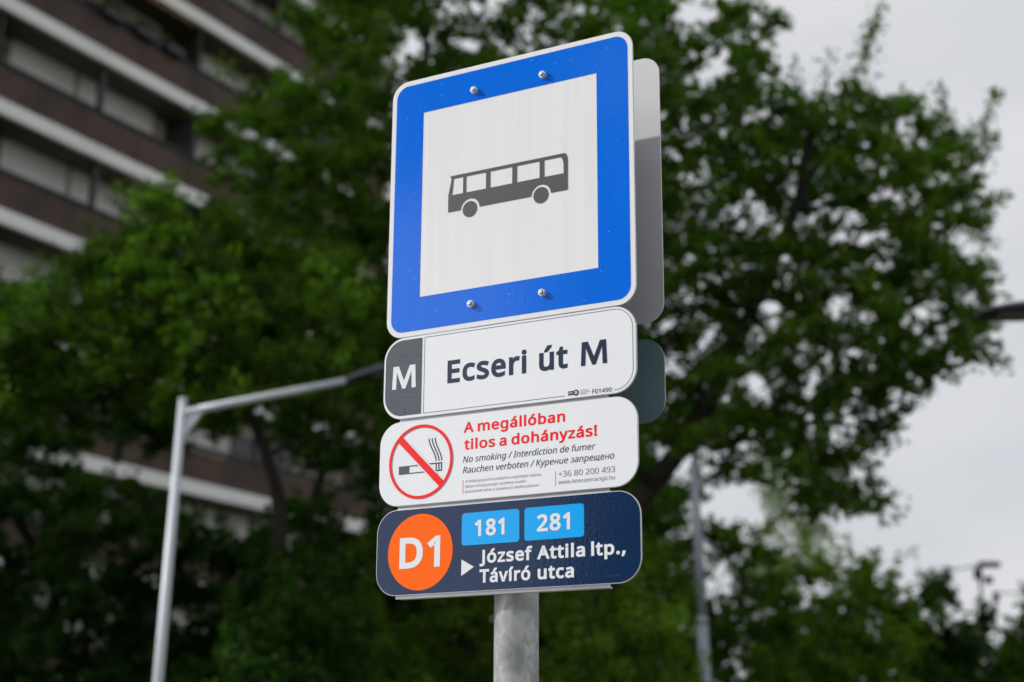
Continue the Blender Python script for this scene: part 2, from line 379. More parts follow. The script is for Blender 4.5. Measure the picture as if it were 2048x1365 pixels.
GLYPH_DATA = '''!|216|131,161 85,161 65,573 151,573/58,43 59,61 64,75 72,85 83,92 94,96 107,97 120,96 132,92 142,85 151,75 156,61 157,43 156,26 151,12 142,2 132,-6 120,-10 107,-11 94,-10 83,-6 72,2 64,12 59,26
+|458|257,311 417,311 417,254 257,254 257,89 200,89 200,254 40,254 40,311 200,311 200,477 257,477
,|215|154,84 136,23 111,-42 85,-103 33,-103 49,-38 63,31 73,93 148,93
.|215|58,43 59,61 64,75 72,85 82,92 94,96 107,97 120,96 132,92 142,85 151,75 156,61 157,43 156,26 151,12 142,2 132,-6 120,-10 107,-11 94,-10 82,-6 72,2 64,12 59,26
/|298|290,573 77,0 8,0 221,573
0|458|419,287 409,163 401,128 390,97 376,70 359,47 339,27 316,12 290,1 261,-6 229,-8 188,-4 153,8 122,27 97,54 76,88 60,129 48,176 42,229 39,287 41,346 48,399 58,446 73,486 93,520 119,547 149,566 186,578 229,581 269,578 304,566 335,547 361,520 382,486 399,446 410,399 417,346/110,287 111,238 115,194 121,156 131,125 143,98 159,78 178,64 202,55 229,52 256,55 279,64 298,78 314,98 326,124 336,156 343,194 347,238 348,287 347,336 343,380 336,417 326,449 314,475 298,495 279,510 256,518 229,521 202,518 178,510 159,495 143,475 131,449 121,417 115,380 111,336
1|458|285,0 216,0 216,400 216,439 217,470 219,499 196,477 169,455 108,405 71,452 226,573 285,573
2|458|417,0 38,0 38,59 188,210 261,287 306,353 315,376 320,399 322,424 318,453 309,477 294,496 273,510 249,518 221,520 194,519 169,514 147,506 83,466 45,513 94,548 153,572 221,581 255,579 285,572 313,562 336,548 356,531 372,510 384,485 391,458 394,428 392,399 386,371 375,344 361,318 344,292 324,267 247,185 128,67 128,64 417,64
3|458|395,439 394,414 389,392 381,372 370,355 356,339 340,326 321,316 300,307 277,302 277,298 319,290 353,276 379,255 398,229 409,198 413,163 410,131 403,101 390,74 371,50 348,30 318,14 283,2 241,-6 193,-8 110,-1 36,23 36,89 114,61 194,51 241,55 278,65 305,81 324,104 335,132 339,164 337,187 331,206 320,223 306,236 288,247 265,255 240,261 211,264 179,265 123,265 123,326 180,326 209,327 236,332 259,339 278,350 294,362 307,377 316,394 321,413 323,434 320,460 311,481 295,498 274,511 249,519 219,521 164,515 117,498 75,473 39,521 61,537 87,550 115,563 147,573 181,579 218,581 273,576 317,563 352,540 376,511 390,477
4|458|443,130 359,130 359,0 291,0 291,130 17,130 17,190 286,576 359,576 359,193 443,193/291,374 291,412 293,444 294,474 295,500 292,500 276,468 257,438 86,193 291,193
6|458|44,245 51,342 75,433 87,461 103,486 121,510 143,530 168,548 196,562 228,572 265,578 306,581 344,579 377,573 377,513 344,520 308,523 273,521 242,515 216,504 193,491 173,474 158,454 145,431 134,407 127,380 115,291 119,291 150,326 194,350 255,358 287,356 316,349 342,338 365,322 384,303 400,279 412,251 419,220 421,184 419,147 411,112 399,82 382,55 361,33 336,15 307,2 275,-5 239,-8 212,-6 187,-1 163,7 140,19 119,35 101,54 84,76 70,103 59,133 51,166 46,204/238,51 270,55 297,66 320,84 337,109 348,143 351,184 348,218 339,247 324,271 302,289 274,300 241,303 217,301 195,296 175,287 157,276 143,263 131,248 122,232 117,215 115,198 123,146 146,99 185,64 201,57 219,53
8|458|229,581 261,579 291,574 318,565 341,553 362,538 378,519 390,497 398,472 400,443 399,421 394,401 385,383 346,338 291,303 355,265 373,250 389,234 401,216 411,196 417,173 419,148 416,118 408,90 395,65 378,44 356,26 330,11 300,1 267,-6 231,-8 192,-6 157,0 126,10 100,24 78,42 61,63 49,87 42,115 39,146 41,171 47,194 56,214 68,232 82,249 99,264 158,299 107,336 71,383 64,401 59,422 58,444 60,472 68,497 80,518 97,537 117,552 141,565 168,573 197,579/108,145 112,119 121,96 138,76 161,60 192,51 229,48 265,51 295,60 319,76 336,96 346,120 350,148 348,166 343,182 335,197 293,235 229,265 217,270 157,237 121,197 114,182 110,164/228,524 200,521 176,514 155,502 139,486 130,466 127,441 128,422 133,406 141,391 179,357 232,330 282,357 317,392 325,406 329,423 330,441 327,466 318,486 302,502 282,514 257,521
9|458|417,328 410,231 387,139 374,112 358,86 340,63 318,42 293,25 265,11 232,0 195,-6 154,-8 117,-6 82,0 82,60 115,53 152,50 188,52 218,58 245,68 268,82 287,99 303,118 316,141 327,165 334,192 346,281 341,281 310,247 266,223 204,214 173,216 144,223 118,235 95,250 76,270 61,294 49,321 42,352 40,387 43,426 50,460 63,491 80,517 101,540 127,557 156,570 188,578 223,581 250,579 275,574 299,565 322,553 342,537 361,518 377,495 391,469 402,439 410,406 415,369/223,521 192,518 165,507 142,488 124,463 113,429 110,388 113,354 122,325 137,301 158,284 186,273 220,269 244,271 266,276 286,285 304,296 318,310 330,325 339,341 344,358 346,374 338,426 315,474 277,508 260,516 242,520
:|215|58,43 59,61 64,75 72,85 82,92 94,96 107,97 120,96 132,92 142,85 151,75 156,61 157,43 156,26 151,12 142,2 132,-6 120,-10 107,-11 94,-10 82,-6 72,2 64,12 59,26/58,387 59,405 64,419 72,429 82,436 94,440 107,441 120,440 132,436 142,429 151,419 156,405 157,387 156,369 151,355 142,345 132,338 120,333 107,332 94,333 82,338 72,345 64,355 59,369
A|512|437,0 368,177 141,177 73,0 0,0 224,575 289,575 512,0/282,415 274,438 263,473 255,500 247,468 238,438 230,415 165,241 346,241
B|521|241,573 307,569 361,558 404,541 434,515 453,478 459,431 457,409 453,389 446,371 437,354 424,340 409,328 392,317 372,309 350,304 350,300 415,279 433,267 448,253 461,236 470,215 476,191 478,163 475,130 467,100 454,74 436,52 413,33 385,19 354,8 318,2 279,0 78,0 78,573/256,329 300,331 334,339 357,352 372,371 381,394 384,423 380,451 369,474 351,490 324,502 289,509 245,511 150,511 150,329/150,269 150,61 265,61 311,64 346,74 371,91 388,112 398,138 401,168 399,188 395,205 388,221 377,235 362,247 344,256 321,263 293,267 260,269
D|585|536,292 533,231 521,177 501,131 474,91 439,58 399,33 351,15 297,4 237,0 78,0 78,573 254,573 309,569 359,558 404,540 443,516 476,484 502,446 521,401 533,350/460,289 457,337 449,379 435,415 416,444 391,469 361,487 327,500 287,508 244,511 150,511 150,62 228,62 299,68 357,87 402,119 434,164 454,220
E|446|398,0 78,0 78,573 398,573 398,509 150,509 150,330 383,330 383,268 150,268 150,63 398,63
F|416|150,0 78,0 78,573 398,573 398,509 150,509 150,306 383,306 383,243 150,243
H|594|516,0 443,0 443,267 150,267 150,0 78,0 78,573 150,573 150,330 443,330 443,573 516,573
I|272|239,0 32,0 32,42 99,57 99,515 32,531 32,573 239,573 239,531 172,515 172,57 239,42
J|219|-3,-152 -37,-150 -63,-142 -63,-81 -35,-87 -5,-89 33,-81 45,-74 54,-65 63,-53 69,-38 73,-19 74,3 74,573 146,573 146,9 144,-26 138,-56 128,-82 114,-104 96,-122 75,-135 52,-145 25,-150
K|496|496,0 411,0 209,273 150,222 150,0 78,0 78,573 150,573 150,290 199,345 249,399 403,573 488,573 261,323
L|420|78,0 78,573 150,573 150,64 400,64 400,0
M|727|330,0 142,502 139,502 142,461 144,407 144,347 144,0 78,0 78,573 184,573 361,103 364,103 544,573 650,573 650,0 578,0 578,352 579,408 581,460 584,501 581,501 390,0
N|609|532,0 447,0 141,476 138,476 141,432 143,378 144,320 144,0 78,0 78,573 161,573 467,99 470,99 468,137 466,193 464,249 464,573 532,573
O|626|577,287 576,244 570,204 561,166 547,132 531,101 510,73 486,49 459,29 428,13 393,1 355,-6 314,-8 271,-6 232,1 196,13 165,29 138,49 114,73 94,101 78,132 65,167 56,204 51,245 49,288 52,344 62,396 78,442 100,482 130,517 166,545 208,565 258,577 314,581 369,577 417,565 459,545 495,517 524,483 547,442 564,396 574,344/125,287 127,241 134,200 145,163 161,131 182,104 207,83 238,67 273,58 314,55 354,58 390,67 420,83 445,104 465,131 481,163 492,200 499,241 501,287 496,354 481,411 456,457 421,491 373,511 314,518 274,515 238,506 207,490 182,469 161,443 145,411 134,374 127,333
P|485|229,573 297,568 352,553 393,528 421,495 439,454 444,404 433,336 423,316 411,296 395,278 375,262 351,249 324,238 292,230 256,225 216,223 150,223 150,0 78,0 78,573/223,511 150,511 150,285 208,285 242,286 272,290 298,296 320,306 338,318 352,334 362,352 368,375 370,401 366,435 354,462 334,484 306,499 269,508
R|499|236,573 281,571 320,565 353,555 381,540 404,522 422,500 434,474 442,444 444,410 442,381 437,356 427,334 415,315 401,298 385,285 330,257 487,0 403,0 264,237 150,237 150,0 78,0 78,573/232,510 150,510 150,298 236,298 278,301 312,310 338,325 355,347 366,374 370,407 368,430 363,450 355,467 343,480 328,491 310,500 287,505 261,509
S|440|403,153 400,121 392,92 378,66 359,44 335,26 307,11 274,1 238,-6 198,-8 137,-5 83,4 41,19 41,88 113,65 201,55 228,56 252,60 273,66 290,74 305,85 316,98 324,113 329,129 330,147 329,164 325,180 318,194 308,207 295,218 277,230 196,265 131,294 85,330 57,375 48,435 51,464 58,490 71,513 89,533 110,550 136,563 165,573 197,579 231,581 318,572 389,549 366,487 302,508 229,517 207,516 187,513 169,507 155,499 142,489 133,478 126,464 122,450 121,434 122,416 126,400 133,386 143,373 156,362 172,351 246,318 332,279 353,264 371,247 385,228 395,206 401,181
T|446|259,0 187,0 187,509 8,509 8,573 437,573 437,509 259,509
U|586|513,202 511,164 503,128 489,95 470,65 446,40 416,20 380,4 338,-5 290,-8 225,-2 171,18 128,50 97,93 78,144 72,204 72,573 144,573 144,201 148,158 161,122 182,93 211,72 248,59 294,55 327,57 355,63 379,73 399,88 415,105 427,126 435,149 440,174 442,202 442,573 513,573
Z|458|427,0 30,0 30,55 332,508 40,508 40,573 419,573 419,518 118,64 427,64
a|450|231,437 279,433 318,422 347,403 368,375 381,338 385,293 385,0 334,0 320,61 317,61 279,22 234,-1 172,-8 148,-7 124,-2 103,6 84,16 68,30 55,48 45,68 39,92 37,119 43,159 59,192 87,219 127,238 179,251 243,257 316,259 316,285 313,317 306,342 293,359 275,371 253,378 227,380 163,370 106,347 84,400 151,426/252,208 204,203 167,195 141,182 124,165 113,144 110,119 112,97 120,79 132,66 148,56 167,51 188,49 223,52 253,62 279,79 299,103 311,134 315,172 315,210
b|493|139,461 138,410 135,373 139,373 153,390 169,405 189,419 213,429 240,435 272,437 322,431 365,412 401,381 428,338 444,283 449,215 447,168 439,127 427,91 410,61 390,36 365,17 337,3 306,-5 272,-8 240,-6 213,0 189,10 169,24 153,38 139,55 133,55 119,0 68,0 68,609 139,609/260,379 231,377 207,371 188,361 172,348 159,330 150,308 144,282 140,252 139,217 139,214 142,165 150,125 165,93 187,69 219,55 261,51 297,55 325,69 348,93 363,126 373,166 376,216 373,265 363,306 348,338 325,360 296,374
c|385|241,-8 204,-5 170,2 139,15 112,34 88,58 69,87 55,123 47,165 44,213 47,262 56,305 71,342 90,372 114,396 142,415 174,428 208,435 245,438 309,431 358,415 337,356 292,370 244,376 217,374 193,368 172,358 155,343 141,325 131,303 123,277 119,247 117,213 119,181 123,152 131,126 141,104 155,86 172,71 191,61 214,55 240,53 302,60 351,78 351,15 304,-2
d|493|221,-8 171,-2 128,17 92,48 65,91 49,146 44,214 49,282 66,338 93,381 128,413 171,432 221,438 280,429 323,407 354,374 359,374 356,405 354,438 354,609 425,609 425,0 368,0 358,58 354,58 323,24 279,1/232,51 273,55 305,67 328,88 343,117 352,154 355,200 355,213 352,263 343,304 329,336 306,360 274,375 231,379 196,374 168,359 146,334 130,300 120,260 117,213 120,165 130,125 146,93 168,69 197,55
e|452|234,438 269,435 301,427 329,414 354,396 374,373 390,346 402,315 409,281 411,244 411,201 117,201 122,157 134,119 154,90 181,69 215,56 254,52 327,60 392,82 392,20 327,-1 251,-8 212,-5 176,3 143,17 114,36 90,61 70,91 56,126 47,167 44,212 47,257 55,297 68,333 86,364 108,390 134,411 164,426 198,435/233,380 202,377 175,366 154,348 137,323 125,293 119,257 338,257 336,281 333,302 326,322 318,338 306,353 292,364 276,373 256,378
f|276|266,375 158,375 158,0 87,0 87,375 12,375 12,408 87,432 87,457 89,492 95,522 104,547 116,568 132,585 152,597 174,606 199,612 227,613 274,609 310,599 292,544 262,552 228,556 206,553 189,545 175,532 166,513 160,489 158,458 158,430 266,430
g|493|221,438 248,436 273,431 297,422 319,409 338,393 355,373 359,373 369,430 425,430 425,-7 423,-46 416,-80 404,-109 388,-135 367,-155 341,-172 310,-183 274,-190 233,-192 147,-186 78,-165 78,-100 149,-125 237,-134 271,-130 300,-119 324,-101 341,-77 352,-48 355,-13 355,4 356,32 358,57 354,57 338,37 320,21 299,8 275,-1 250,-6 221,-8 170,-2 126,18 91,51 65,95 49,149 44,214 49,278 65,332 91,377 126,411 169,431/230,379 207,376 187,370 169,359 153,344 140,326 130,303 123,277 119,247 117,213 120,165 130,124 146,92 169,68 197,54 232,50 288,58 303,65 315,74 326,85 349,131 356,197 356,214 355,251 350,282 343,309 332,331 319,348 302,362 281,371 257,377
h|495|139,431 138,399 135,370 140,370 174,407 221,429 273,437 306,435 335,430 360,421 382,408 399,391 413,370 423,344 429,314 431,280 431,0 361,0 361,275 358,307 351,333 338,353 319,367 295,376 265,379 235,377 210,370 189,360 173,347 160,329 150,308 144,283 140,254 139,222 139,0 68,0 68,609 139,609
i|207|139,430 139,0 68,0 68,430/104,591 133,580 140,572 144,560 145,546 144,532 140,521 133,512 104,501 93,502 83,506 75,512 68,521 64,532 63,546 64,560 68,572 75,580 83,586 93,590
k|428|138,291 137,257 135,221 138,221 152,240 172,264 189,285 326,430 409,430 235,246 421,0 336,0 187,200 138,158 138,0 68,0 68,609 138,609
l|207|139,0 68,0 68,609 139,609
m|750|540,438 584,434 621,421 649,401 669,371 681,330 685,280 685,0 615,0 615,277 613,308 606,333 594,353 577,367 555,376 528,379 490,374 460,362 438,342 423,315 414,280 411,237 411,0 342,0 342,277 332,333 325,347 315,359 303,367 289,374 272,377 253,379 227,377 204,370 185,360 170,347 158,329 150,308 144,283 140,255 139,223 139,0 68,0 68,430 125,430 136,371 140,371 173,409 217,431 266,438 298,436 325,430 349,420 369,406 386,388 398,366 402,366 418,388 438,406 461,420 486,430 512,436
n|495|275,438 322,434 361,421 391,401 413,371 426,330 431,280 431,0 361,0 361,275 358,307 351,333 338,353 319,367 295,376 265,379 222,374 189,361 166,338 151,308 142,269 139,223 139,0 68,0 68,430 125,430 136,371 140,371 175,409 222,431
o|485|442,216 440,181 436,150 428,121 417,95 404,71 388,51 369,33 348,18 324,7 299,-1 271,-6 241,-8 214,-6 188,-1 163,7 140,18 119,33 100,51 84,71 70,95 59,121 51,150 46,181 44,216 47,261 55,301 68,336 87,367 110,392 137,412 169,426 204,435 244,438 281,435 316,426 347,412 374,392 398,367 417,336 431,301 439,261/117,216 119,184 123,154 130,128 141,105 155,86 172,71 192,59 216,53 243,51 270,53 294,59 314,71 331,86 345,105 356,128 363,154 367,184 369,216 367,248 363,277 355,303 345,325 331,344 314,359 294,370 270,376 242,379 202,374 171,359 147,335 130,303 120,263
p|493|273,438 322,432 365,413 401,383 428,339 444,284 449,216 447,170 439,129 427,93 410,62 390,37 365,17 337,3 306,-5 272,-8 213,1 170,24 139,55 134,55 137,20 139,-16 139,-192 68,-192 68,430 126,430 136,371 139,371 170,405 213,429/260,379 233,377 210,371 190,362 174,349 161,333 152,313 145,289 141,261 139,229 139,216 140,182 144,152 150,126 159,103 172,85 188,70 208,59 233,53 261,51 286,53 308,60 326,72 341,88 354,108 364,131 371,157 375,186 376,217 373,262 363,302 348,334 325,359 296,374
r|331|269,438 295,437 319,433 310,368 287,372 264,374 217,363 176,334 149,289 139,229 139,0 68,0 68,430 126,430 134,351 137,351 170,395 214,426 231,433 249,437
s|384|348,119 346,92 339,69 327,49 311,32 292,18 268,6 241,-2 210,-6 176,-8 99,-1 42,19 42,83 104,60 178,49 211,51 236,57 256,66 269,79 277,94 280,112 271,141 239,167 174,196 103,228 84,239 69,252 57,266 48,283 43,302 41,324 46,358 61,386 85,408 118,425 157,435 202,438 275,430 339,409 315,353 258,372 197,380 171,379 149,374 131,366 118,356 111,343 108,328 119,298 154,274 219,246 289,215 306,203 321,191 333,176 341,159 346,140
t|289|212,50 245,53 272,59 272,5 240,-4 200,-8 178,-7 157,-3 138,4 120,13 104,27 91,44 82,66 76,93 74,125 74,375 13,375 13,409 75,437 103,528 144,528 144,430 269,430 269,375 144,375 144,127 146,103 153,83 163,69 177,58 193,52
u|495|427,430 427,0 370,0 359,57 356,57 321,20 273,-1 220,-8 187,-6 159,-1 134,8 112,21 95,38 81,59 71,85 65,114 63,148 63,430 135,430 135,153 137,122 145,96 158,76 176,62 200,53 230,51 260,53 285,59 306,69 323,82 336,100 345,121 352,146 356,175 357,206 357,430
v|407|163,0 0,430 75,430 167,176 180,137 193,96 201,63 204,63 214,96 227,138 241,176 332,430 407,430 244,0
w|630|346,243 336,276 328,308 321,335 316,357 313,357 308,335 302,307 294,275 284,242 207,1 127,1 9,431 82,431 141,201 153,154 163,109 169,73 172,73 178,97 185,128 193,160 201,188 277,431 354,431 428,188 440,149 451,109 457,74 460,74 466,108 477,153 489,201 549,431 621,431 502,1 419,1
y|409|1,430 76,430 169,185 184,144 196,105 205,68 209,68 224,121 245,186 333,430 409,430 224,-59 188,-130 173,-148 157,-164 138,-176 117,-185 94,-191 67,-192 34,-190 9,-186 9,-130 30,-133 56,-135 99,-126 130,-99 152,-59 174,-2
z|377|346,0 31,0 31,47 262,375 45,375 45,430 340,430 340,377 112,55 346,55
É|446|398,0 78,0 78,573 398,573 398,509 150,509 150,330 383,330 383,268 150,268 150,63 398,63/363,749 342,722 312,688 279,656 249,629 202,629 202,638 228,674 256,717 278,757 363,757
Ö|626|577,287 576,244 570,204 561,166 547,132 531,101 510,73 486,49 459,29 428,13 393,1 355,-6 314,-8 271,-6 232,1 196,13 165,29 138,49 114,73 94,101 78,132 65,167 56,204 51,245 49,288 52,344 62,396 78,442 100,482 130,517 166,545 208,565 258,577 314,581 369,577 417,565 459,545 495,517 524,483 547,442 564,396 574,344/125,287 127,241 134,200 145,163 161,131 182,104 207,83 238,67 273,58 314,55 354,58 390,67 420,83 445,104 465,131 481,163 492,200 499,241 501,287 496,354 481,411 456,457 421,491 373,511 314,518 274,515 238,506 207,490 182,469 161,443 145,411 134,374 127,333/201,689 203,701 206,711 213,719 239,728 265,719 272,711 275,701 277,689 275,677 272,667 265,659 239,649 213,659 206,667 203,677/352,689 353,701 357,711 363,719 389,728 415,719 422,711 425,701 427,689 425,677 422,667 415,659 389,649 363,659 357,667 353,677
á|450|231,437 279,433 318,422 347,403 368,375 381,338 385,293 385,0 334,0 320,61 317,61 279,22 234,-1 172,-8 148,-7 124,-2 103,6 84,16 68,30 55,48 45,68 39,92 37,119 43,159 59,192 87,219 127,238 179,251 243,257 316,259 316,285 313,317 306,342 293,359 275,371 253,378 227,380 163,370 106,347 84,400 151,426/252,208 204,203 167,195 141,182 124,165 113,144 110,119 112,97 120,79 132,66 148,56 167,51 188,49 223,52 253,62 279,79 299,103 311,134 315,172 315,210/344,606 323,579 293,546 260,513 229,486 183,486 183,496 209,532 237,575 259,614 344,614
é|452|234,438 269,435 301,427 329,414 354,396 374,373 390,346 402,315 409,281 411,244 411,201 117,201 122,157 134,119 154,90 181,69 215,56 254,52 327,60 392,82 392,20 327,-1 251,-8 212,-5 176,3 143,17 114,36 90,61 70,91 56,126 47,167 44,212 47,257 55,297 68,333 86,364 108,390 134,411 164,426 198,435/233,380 202,377 175,366 154,348 137,323 125,293 119,257 338,257 336,281 333,302 326,322 318,338 306,353 292,364 276,373 256,378/347,606 326,579 296,546 263,513 233,486 186,486 186,496 212,532 240,575 262,614 347,614
í|207|139,0 68,0 68,430 139,430/222,606 201,579 171,546 138,513 107,486 61,486 61,496 87,532 115,575 137,614 222,614
ó|485|442,216 440,181 436,150 428,121 417,95 404,71 388,51 369,33 348,18 324,7 299,-1 271,-6 241,-8 214,-6 188,-1 163,7 140,18 119,33 100,51 84,71 70,95 59,121 51,150 46,181 44,216 47,261 55,301 68,336 87,367 110,392 137,412 169,426 204,435 244,438 281,435 316,426 347,412 374,392 398,367 417,336 431,301 439,261/117,216 119,184 123,154 130,128 141,105 155,86 172,71 192,59 216,53 243,51 270,53 294,59 314,71 331,86 345,105 356,128 363,154 367,184 369,216 367,248 363,277 355,303 345,325 331,344 314,359 294,370 270,376 242,379 202,374 171,359 147,335 130,303 120,263/362,606 341,579 311,546 278,513 247,486 200,486 200,496 227,532 254,575 277,614 362,614
ö|485|442,216 440,181 436,150 428,121 417,95 404,71 388,51 369,33 348,18 324,7 299,-1 271,-6 241,-8 214,-6 188,-1 163,7 140,18 119,33 100,51 84,71 70,95 59,121 51,150 46,181 44,216 47,261 55,301 68,336 87,367 110,392 137,412 169,426 204,435 244,438 281,435 316,426 347,412 374,392 398,367 417,336 431,301 439,261/117,216 119,184 123,154 130,128 141,105 155,86 172,71 192,59 216,53 243,51 270,53 294,59 314,71 331,86 345,105 356,128 363,154 367,184 369,216 367,248 363,277 355,303 345,325 331,344 314,359 294,370 270,376 242,379 202,374 171,359 147,335 130,303 120,263/131,546 132,559 136,569 142,576 168,585 195,576 201,569 205,559 206,546 205,534 201,524 195,516 168,506 142,516 136,524 132,534/281,546 283,559 286,569 292,576 318,585 345,576 351,569 355,559 356,546 355,534 351,524 345,516 318,506 292,516 286,524 283,534
ú|495|427,430 427,0 370,0 359,57 356,57 321,20 273,-1 220,-8 187,-6 159,-1 134,8 112,21 95,38 81,59 71,85 65,114 63,148 63,430 135,430 135,153 137,122 145,96 158,76 176,62 200,53 230,51 260,53 285,59 306,69 323,82 336,100 345,121 352,146 356,175 357,206 357,430/366,606 346,579 316,546 283,513 252,486 205,486 205,496 231,532 259,575 281,614 366,614
ő|485|442,216 440,181 436,150 428,121 417,95 404,71 388,51 369,33 348,18 324,7 299,-1 271,-6 241,-8 214,-6 188,-1 163,7 140,18 119,33 100,51 84,71 70,95 59,121 51,150 46,181 44,216 47,261 55,301 68,336 87,367 110,392 137,412 169,426 204,435 244,438 281,435 316,426 347,412 374,392 398,367 417,336 431,301 439,261/117,216 119,184 123,154 130,128 141,105 155,86 172,71 192,59 216,53 243,51 270,53 294,59 314,71 331,86 345,105 356,128 363,154 367,184 369,216 367,248 363,277 355,303 345,325 331,344 314,359 294,370 270,376 242,379 202,374 171,359 147,335 130,303 120,263/387,606 368,580 340,546 309,513 280,486 240,486 240,496 264,532 289,575 310,614 387,614/245,606 227,580 199,546 168,513 139,486 99,486 99,496 123,532 148,575 168,614 245,614
 |209|'''
GLYPHS = {}
for _ln in GLYPH_DATA.split('\n'):
    _c, _a, _r = _ln.split('|')
    GLYPHS[_c] = (int(_a), [[tuple(map(int, q.split(','))) for q in sp.split(' ')] for sp in _r.split('/')] if _r else [])
def _scaled(c, k, wk=None):
    a_, sp = GLYPHS[c]; wk = wk or k
    return (int(a_ * wk), [[(x * wk, z * k) for x, z in q] for q in sp])
GLYPHS['К'] = GLYPHS['K']; GLYPHS['у'] = GLYPHS['y']; GLYPHS['р'] = GLYPHS['p']; GLYPHS['е'] = GLYPHS['e']
GLYPHS['а'] = GLYPHS['a']; GLYPHS['о'] = GLYPHS['o']; GLYPHS['п'] = GLYPHS['n']; GLYPHS['и'] = GLYPHS['u']
GLYPHS['н'] = _scaled('H', .75, .80); GLYPHS['з'] = _scaled('3', .75, .85)
GLYPHS['щ'] = (620, [[(60, 430), (126, 430), (126, 58), (267, 58), (267, 430), (333, 430), (333, 58), (474, 58), (474, 430), (540, 430), (540, 58), (595, 58), (595, -110), (535, -110), (535, 0), (60, 0)]])

BOLD_M = [(55, 0), (78, 573), (222, 573), (362, 200), (503, 573), (646, 573), (668, 0), (562, 0), (550, 415), (402, 0), (320, 0), (174, 415), (162, 0)]

def _offset(P, o):
    M_ = []
    for q in P:
        if M_ and math.hypot(q[0] - M_[-1][0], q[1] - M_[-1][1]) < 8: M_[-1] = ((q[0] + M_[-1][0]) / 2, (q[1] + M_[-1][1]) / 2)
        else: M_.append(q)
    P = M_; n = len(P); out = []
    for i in range(n):
        (ax, az), (bx_, bz), (cx, cz) = P[i - 1], P[i], P[(i + 1) % n]
        d1 = (bx_ - ax, bz - az); d2 = (cx - bx_, cz - bz)
        l1 = math.hypot(*d1) or 1; l2 = math.hypot(*d2) or 1
        n1 = (-d1[1] / l1, d1[0] / l1); n2 = (-d2[1] / l2, d2[0] / l2)
        m = (n1[0] + n2[0], n1[1] + n2[1]); q = m[0] * m[0] + m[1] * m[1]
        k = min(2 / q, 1.3) if q > .2 else .6
        out.append((bx_ + m[0] * k * o, bz + m[1] * k * o))
    return out

def glyphs(body, bold=0.0, shear=0.0):
    """outlines set side by side, made bolder by bold/1000 of an em on each side, filled to a flat mesh"""
    cu = bpy.data.curves.new('t', 'CURVE'); cu.dimensions = '2D'; cu.fill_mode = 'BOTH'
    x = 0
    for ch in body:
        adv, sps = GLYPHS[ch]
        if ch == 'M' and bold > 9:
            adv = 723; kz = (573 + 2 * bold) / 573
            sp = cu.splines.new('POLY'); Q = BOLD_M; sp.points.add(len(Q) - 1); sp.use_cyclic_u = True
            for i, (px, pz) in enumerate(Q): sp.points[i].co = ((x + px) / 1000, (-bold + pz * kz) / 1000, 0, 1)
            x += adv; continue
        if not sps: x += adv * (.82 if bold > 5 else 1); continue
        big = max(sps, key=lambda P: abs(sum(P[i - 1][0] * P[i][1] - P[i][0] * P[i - 1][1] for i in range(len(P)))))
        ar = sum(big[i - 1][0] * big[i][1] - big[i][0] * big[i - 1][1] for i in range(len(big)))
        sg = 1 if ar < 0 else -1
        for P in sps:
            Q = _offset(P, bold * sg) if bold else P
            sp = cu.splines.new('POLY'); sp.points.add(len(Q) - 1); sp.use_cyclic_u = True
            for i, (px, pz) in enumerate(Q): sp.points[i].co = ((x + px + pz * shear) / 1000, pz / 1000, 0, 1)
        x += adv + bold * 1.5
    o = bpy.data.objects.new('t', cu); C.objects.link(o)
    bpy.context.view_layer.update()
    me = bpy.data.meshes.new_from_object(o.evaluated_get(bpy.context.evaluated_depsgraph_get()))
    V = [(v.co.x, v.co.y) for v in me.vertices]; F = [tuple(p.vertices) for p in me.polygons]
    bpy.data.objects.remove(o); bpy.data.curves.remove(cu); bpy.data.meshes.remove(me)
    return V, F
_cap = {}
def lettering(name, pieces, y, m, parent, bold=0.0, shear=0.0):
    """pieces = [(text, x0, x1, baseline, cap height)] in metres, joined into one flat print"""
    c0, c1 = -bold / 1000, .573 + bold / 1000
    VV, FF = [], []
    for (tx, x0, x1, base, cap) in pieces:
        V, F = glyphs(tx, bold, shear)
        a = min(v[0] for v in V); b = max(v[0] for v in V)
        sx = (x1 - x0) / (b - a); sz = cap / (c1 - c0); o = len(VV)
        VV += [(x0 + (v[0] - a) * sx, y, base + (v[1] - c0) * sz) for v in V]
        FF += [tuple(i + o for i in f) for f in F]
    return mesh_obj(name, VV, FF, m, parent)

def plate(name, x0, x1, z0, z1, r, y0, y1, m, parent, bev=.0007):
    P = rr_outline(x0, x1, z0, z1, (r,) * 4, 12)
    bm = bmesh.new()
    a = [bm.verts.new((p[0], y0, p[1])) for p in P]; b = [bm.verts.new((p[0], y1, p[1])) for p in P]
    bm.faces.new(a); bm.faces.new(b[::-1])
    for i in range(len(P)):
        j = (i + 1) % len(P); bm.faces.new((a[i], b[i], b[j], a[j]))
    if bev:
        ed = [e for e in bm.edges if abs(e.verts[0].co.y - e.verts[1].co.y) < 1e-6]
        bmesh.ops.bevel(bm, geom=ed, offset=bev, segments=2, affect='EDGES')
    return obj(name, bm, m, parent)

def sign_root(name, label, cat, zb):
    return thing(name, label, cat, (PX0, PD, zb), -YAW)

